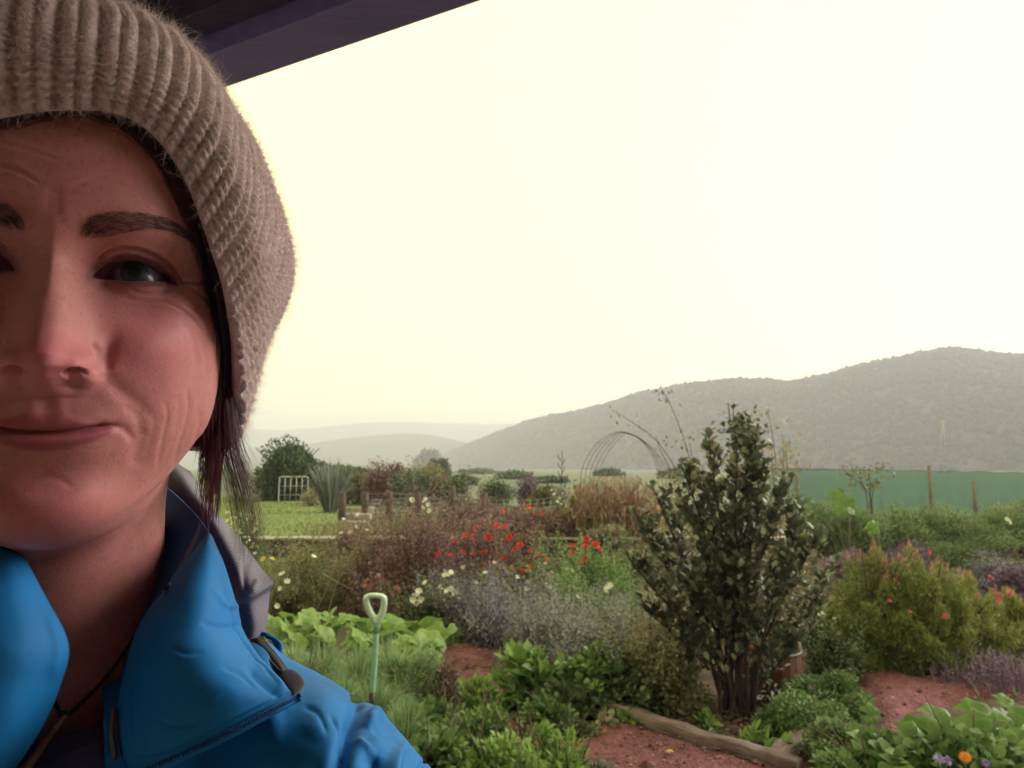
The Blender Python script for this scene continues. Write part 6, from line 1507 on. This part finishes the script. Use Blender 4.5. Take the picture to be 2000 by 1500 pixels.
for k in range(300):    # dense whorl at the head
    x, y = 1455 + r.normal() * 22, 848 + r.normal() * 20; LP.append(P(x, y, ld + r.normal() * .07) - lg); LD.append(norm(np.array([r.normal() * .8, r.normal() * .8, .5]))); LS.append(r.uniform(.03, .055))
V, Fq, at = join(stems); add('stem', make_mesh('stem', V, Fq, m_leaf('laurel_stem', [(.030, .020, .022), (.06, .04, .04), (.09, .07, .06)], .8, 0, .2), True, {'tint': at}), laurel)
V, Fq, at = join(twigs); add('twigs', make_mesh('twigs', V, Fq, MATS['laurel_stem'], True, {'tint': at}), laurel)['kind'] = 'stuff'
# thin side shoot at the very top
V, Fq = tube(crm([P(1445, 880, ld) - lg, P(1428, 830, ld) - lg, P(1422, 788, ld) - lg], 10), np.linspace(.006, .003, 10), 5); add('shoot', make_mesh('shoot', V, Fq, MATS['laurel_stem'], True, {'tint': np.full(len(V), .2)}), laurel)
LP, LD, LS = np.array(LP), np.array(LD), np.array(LS); key = LS / (LP[:, 1] + ld); order = np.argsort(-key); big, rest = order[:300], order[300:]
T_LAU = (T_OVAL[0] * [1, 1, 1.2] + 0, T_OVAL[1])
lm = []
for k in range(6):
    V, Fq, at = inst(T_LAU, np.zeros((1, 3)), np.array([[0, 1.0, 0]]), 1.0, .54, np.array([[0, 0, 1.0]]), np.array([[.1, .25, .4, .52, .62, 1.0][k]])); V[:, 2] *= (1 + .5 * (k % 3)); lm.append(make_mesh('leaf', V, Fq, LM['laurel'], True, {'tint': at}))
for i in big:
    o = bpy.data.objects.new('leaf', lm[min(int(r.random() ** 1.3 * 6.15), 5)]); COL.objects.link(o); o.parent = laurel; o.location = Vector(LP[i])
    y_ = Vector(LD[i]); nz = Vector((r.normal() * .5, r.normal() * .5, 1)); x_ = y_.cross(nz).normalized(); z_ = x_.cross(y_); o.rotation_euler = Matrix((x_, y_, z_)).transposed().to_euler(); s_ = LS[i]; o.scale = (s_, s_, s_)
ti = np.clip(r.random(len(rest)) * .6 + (r.random(len(rest)) > .93) * .45, 0, 1)
V, Fq, at = inst(T_LAU, LP[rest], LD[rest], LS[rest], LS[rest] * .54, None, ti); add('foliage', make_mesh('foliage', V, Fq, LM['laurel'], True, {'tint': at}), laurel)['kind'] = 'stuff'
# withered pale leaves in the lower right of the bush
n_ = 170; q = np.stack([rng.normal(1545, 30, n_), rng.normal(1150, 42, n_)], -1); pp = np.array([P(a, b, ld + rng.uniform(-.3, .2)) - lg for a, b in q])
V, Fq, at = inst(T_OVAL, pp, rng.normal(size=(n_, 3)) + [0, 0, -.4], .045, .02, None, None, 3.0); add('withered_leaves', make_mesh('withered_leaves', V, Fq, m_leaf('withered_leaf', [(.10, .075, .05), (.22, .18, .12), (.36, .31, .20)], .7, .2), True, {'tint': at}), laurel)['kind'] = 'stuff'

# ---- half barrel with its plants
BAR = m_simple('rusty_barrel_staves', (.085, .026, .018), .7, .35, 12, .4, .004)
bg = np.array(G(1518, 1376, .03)) + [0, .12, 0]; brl = empty('half_barrel', bg); tag(brl, 'rusty brown half barrel planter behind the laurel trunk', 'planter'); R0, Hb = .205, .40
for i in range(20):
    a0, a1 = i * math.pi / 10 + .012, (i + 1) * math.pi / 10 - .012; V = []
    for z in np.linspace(0, Hb, 6):
        rr_ = R0 * (.86 + .16 * math.sin(.5 + z / Hb * 1.9)); 
        for ri in (rr_, rr_ - .02):
            for a in (a0, a1): V.append([math.cos(a) * ri, math.sin(a) * ri, z])
    V = np.array(V); Fq = []
    for k in range(5):
        b = k * 4; Fq += [[b, b + 1, b + 5, b + 4], [b + 2, b + 6, b + 7, b + 3], [b, b + 4, b + 6, b + 2], [b + 1, b + 3, b + 7, b + 5]]
    Fq += [[0, 2, 3, 1], [20, 21, 23, 22]]; add('stave', make_mesh('stave', V, np.array(Fq), BAR, False), brl)
for z in (.07, .33):
    a = np.linspace(0, 2 * math.pi, 41); rr_ = R0 * (.86 + .16 * math.sin(.5 + z / Hb * 1.9)) + .003; V, Fq = tube(np.stack([np.cos(a) * rr_, np.sin(a) * rr_, 0 * a + z], -1), .008, 5); add('hoop', make_mesh('hoop', V, Fq, ARCHM), brl)
a = np.linspace(0, 2 * math.pi, 24, endpoint=False); V = np.vstack([[[0, 0, Hb - .05]], np.stack([np.cos(a) * R0 * .92, np.sin(a) * R0 * .92, 0 * a + Hb - .06], -1)]); add('soil', make_mesh('soil', V, np.stack([np.zeros(24, int), 1 + np.arange(24), 1 + (np.arange(24) + 1) % 24], 1), SOIL), brl)
e = empty('marigold', bg + [0, -.1, Hb - .06]); tag(e, 'orange marigold growing over the left rim of the half barrel', 'flower'); p, out, ti = clumped(500, .34, .16, 8, 5); V, Fq, at = inst(T_DIA, p, out + rng.normal(size=p.shape) * .5, .04, .015, None, ti); add('foliage', make_mesh('foliage', V, Fq, LM['dark'], True, {'tint': at}), e); flowers(e, 'orange', [(1469, 1263)], 8, 0, False); flowers(e, 'white', [(1444, 1257), (1527, 1276), (1540, 1270)], 3.5, 0, False)
# silvery fallen leaves hanging on the barrel's face
e = empty('silver_ragwort', bg + [-.12, -.24, 0]); tag(e, 'small silvery leaved plant in front of the half barrel', 'plant'); n_ = 60; pp = np.stack([rng.normal(0, .07, n_), rng.normal(0, .04, n_), rng.uniform(.04, .30, n_)], -1)
V, Fq, at = inst(T_OVAL, pp, norm(np.array([0, 0, .5]) + rng.normal(size=(n_, 3)) * .8), .05, .018); add('foliage', make_mesh('foliage', V, Fq, m_leaf('silver_leaf', [(.2, .19, .18), (.35, .33, .33), (.5, .48, .48)], .6, .2), True, {'tint': at}), e)

# ---- timber edging
m, nt, bs = mat_new('weathered_timber'); tc = nt.nodes.new('ShaderNodeTexCoord'); mp = nt.nodes.new('ShaderNodeMapping'); mp.inputs['Scale'].default_value = (1.2, 16, 16); nt.links.new(tc.outputs['Object'], mp.inputs[0])
n = nt.nodes.new('ShaderNodeTexNoise'); n.inputs['Scale'].default_value = 3.5; n.inputs['Detail'].default_value = 8; n.inputs['Roughness'].default_value = .7; n.inputs['Distortion'].default_value = .6; nt.links.new(mp.outputs[0], n.inputs['Vector'])
r1 = ramp(nt, n.outputs[0], [(.3, (.055, .034, .036)), (.5, (.17, .115, .12)), (.72, (.34, .25, .27))]); n2 = noise_node(nt, 7, 5); r2 = ramp(nt, n2.outputs[0], [(.35, (.45, .42, .38)), (.6, (1, 1, 1))]); nt.links.new(mixn(nt, r1.outputs[0], r2.outputs[0], None, 'MULTIPLY', .8), bs.inputs['Base Color']); bs.inputs['Roughness'].default_value = .85; nt.links.new(bump_chain(nt, [(n.outputs[0], .9, .012)]), bs.inputs['Normal'])
TIM = m
def timber(a, b, w, h, label, s=0):
    A_, B_ = np.array(G(*a, .06)), np.array(G(*b, .06)); d = B_ - A_; L_ = np.linalg.norm(d); nx = 40
    prof = np.array([(-w / 2, -.05), (-w / 2, h * .9), (-w * .42, h), (w * .42, h), (w / 2, h * .88), (w / 2, -.05)]); X = np.linspace(0, L_, nx)
    V = np.array([[x, y, z] for x in X for y, z in prof]); V += np.stack([0 * V[:, 0], fbm(V * 5 + s, 4, s) * .05, fbm(V * 6 + 9 + s, 4, s) * .045], -1); Fq = grid_faces(nx, 6, True)
    V = np.vstack([V, V[:6].mean(0), V[-6:].mean(0)]); k = np.arange(6); c0 = nx * 6; caps = np.vstack([np.stack([(k + 1) % 6, k, 0 * k + c0], 1), np.stack([c0 - 6 + k, c0 - 6 + (k + 1) % 6, 0 * k + c0 + 1], 1)])
    o = add('timber_edging', make_mesh('timber_edging', V, [Fq, caps], TIM, True), None, A_); o.rotation_euler = (0, 0, math.atan2(d[1], d[0])); tag(o, label, 'timber'); return o
timber((1120, 1362), (1262, 1412), .08, .06, 'short split timber at the upper left end of the bed edging', 1)
timber((1236, 1408), (1560, 1512), .09, .065, 'longest weathered timber along the front of the laurel bed', 2)
timber((1510, 1500), (1592, 1418), .10, .06, 'broad weathered timber meeting the long one at the bed corner', 3)
# bark mulch and twigs under the laurel
mul = gpoly([(1250, 1372), (1400, 1360), (1560, 1385), (1600, 1420), (1560, 1500), (1400, 1455), (1270, 1412)]); q = rng.uniform(mul.min(0), mul.max(0), (3200, 2)); q = q[signed(q, mul) > 0]; n_ = len(q)
V, Fq, at = inst(T_DIA, np.c_[q, np.full(n_, .045) + rng.random(n_) * .02], rng.normal(size=(n_, 3)) * [1, 1, .25], rng.uniform(.015, .05, n_), .014, np.tile([0, 0, 1.0], (n_, 1)) + rng.normal(size=(n_, 3)) * .4)
tag(add('bark_mulch', make_mesh('bark_mulch', V, Fq, m_leaf('mulch_chip', [(.035, .02, .018), (.09, .055, .045), (.2, .14, .11)], .9, 0, .2), False, {'tint': at})), 'dark bark mulch and dead leaves around the laurel trunk', 'mulch', kind='stuff')
for i in range(9):
    a = G(rng.uniform(1270, 1540), rng.uniform(1385, 1440), .06); an = rng.uniform(-.6, .6); l_ = rng.uniform(.12, .3); V, Fq = tube(crm([[0, 0, 0], [math.cos(an) * l_ * .5, math.sin(an) * l_ * .5, rng.uniform(.01, .06)], [math.cos(an) * l_, math.sin(an) * l_, .0]], 8), .0035, 5)
    tag(add('fallen_twig', make_mesh('fallen_twig', V, Fq, STEM, True, {'tint': np.full(len(V), .8)}), None, a), ['thin pale twig lying left of the laurel trunk', 'thin pale twig lying right of the laurel trunk'][int(a[0] > lg[0])] + [' near the long timber', ' back near the stems'][int(a[1] > lg[1] - .12)], 'twig', 'twigs on the mulch')
for x, y in ((1300, 1468), (1012, 1262), (1748, 1418)):
    o = add('fallen_leaf', make_mesh('fallen_leaf', *inst(T_OVAL, np.zeros((1, 3)), np.array([[1.0, .2, 0]]), .055, .035, np.array([[0, 0, 1.0]]))[:2], YELL), None, G(x, y, .10)); tag(o, {1300: 'yellow fallen leaf lying on the front red path', 1012: 'yellow fallen leaf at the far end of the left path', 1748: 'yellow fallen leaf on the red path at the right'}[x], 'leaf')
    at_ = o.data.attributes.new('tint', 'FLOAT', 'POINT')
# corner flowers
e = leafy('calendula', 'orange calendula bloom at the bottom right edge', 'flower', 1885, 1560, 60, 1490, LM['mid'], 120, .06, .025); flowers(e, 'orange', [(1885, 1479)], 15, -.55)
e = leafy('cornflower', 'violet blue cornflower beside the orange calendula', 'flower', 1842, 1560, 60, 1495, LM['mid'], 120, .06, .025); flowers(e, 'violet', [(1834, 1484), (1850, 1486), (1925, 1490)], 11, -.55)

# ---- garden fork
fg = np.array(G(722, 1480, .03)); fd = depth_of(fg); fork = empty('garden_fork', fg); tag(fork, 'garden fork with mint green D handle standing in the onion bed', 'fork')
MINT = m_simple('mint_plastic', (.30, .52, .40), .35, .12, 25, .06, .001); BLK = m_simple('black_socket', (.02, .018, .02), .5, .2)
def FP(x, y, d=0): return P(x, y, fd + d) - fg
V, Fq = tube(crm([FP(735, 1222), FP(732, 1290), FP(727, 1358)], 12), .0155, 14); add('shaft', make_mesh('shaft', V, Fq, MINT), fork)
dl = crm([FP(736, 1216), FP(726, 1202), FP(718, 1186), FP(715, 1172), FP(719, 1165), FP(732, 1163), FP(745, 1165), FP(750, 1172), FP(749, 1188), FP(744, 1203), FP(737, 1216)], 60)
rr_ = np.interp(np.linspace(0, 1, 60), [0, .12, .35, .42, .58, .65, .88, 1], [.020, .018, .018, .014, .014, .018, .018, .020]); V, Fq = tube(dl, rr_, 12); add('handle', make_mesh('handle', V, Fq, m_simple('pale_mint_plastic', (.50, .62, .50), .35, .15, 30, .06, .001)), fork)
V, Fq = tube([FP(737, 1203), FP(736, 1216), FP(735, 1236)], [.012, .020, .0165], 14); add('collar', make_mesh('collar', V, Fq, MINT), fork)
V, Fq = tube([FP(727, 1352), FP(726, 1385), FP(724, 1420)], [.018, .016, .012], 12); add('socket', make_mesh('socket', V, Fq, BLK), fork)
V, Fq = tube(crm([FP(700, 1428), FP(724, 1418), FP(748, 1428)], 12), .008, 8); add('crossbar', make_mesh('crossbar', V, Fq, BLK), fork)
for k in range(4): V, Fq = tube([FP(702 + 15 * k, 1426), FP(702 + 15 * k, 1460), FP(702 + 15 * k, 1500)], [.006, .0055, .003], 8); add('tine', make_mesh('tine', V, Fq, BLK), fork)

# ---- weeds and small leaves over the bare soil
q = np.stack([rng.uniform(-6.5, 9, 60000), rng.uniform(3.2, YW - .2, 60000)], -1); dm_ = vnoise(np.c_[q * 1.6, 0 * q[:, :1]], 3) + .5 * vnoise(np.c_[q * 5, 0 * q[:, :1]], 4)
keep = dm_ > .72
for pl in (pA, pB, pC): keep &= signed(q, gpoly(pl)) < -.02
keep &= ~(signed(q, mul) > -.05) | (rng.random(len(q)) < .06); q = q[keep]; qe = np.stack([rng.uniform(-9, -2.3, 42000), rng.uniform(2.2, YW - .2, 42000)], -1); q = np.vstack([q, qe[vnoise(np.c_[qe * 1.2, 0 * qe[:, :1]], 9) > .3]]); n_ = len(q)
V, Fq, at = inst(T_DIA, np.c_[q, .03 + rng.random(n_) * .05], np.array([0, 0, .8]) + rng.normal(size=(n_, 3)) * .8, rng.uniform(.02, .06, n_), rng.uniform(.01, .022, n_))
tag(add('ground_weeds', make_mesh('ground_weeds', V, Fq, LM['mid'], True, {'tint': at})), 'low weeds and seedlings covering the soil between the garden plants', 'weeds', kind='stuff')
q = np.stack([rng.uniform(-4, 9, 14000), rng.uniform(YW + .2, 21, 14000)], -1); q = q[(signed(q, V0) < 0)]; n_ = len(q)
V, Fq, at = inst(T_BLADE, np.c_[q, np.full(n_, ZT)], np.array([0, 0, 1.0]) + rng.normal(size=(n_, 3)) * .4, rng.uniform(.08, .30, n_), .02)
tag(add('rough_grass', make_mesh('rough_grass', V, Fq, LM['olive'], True, {'tint': at})), 'rough olive grass filling the terrace behind the wall', 'grass', kind='stuff')
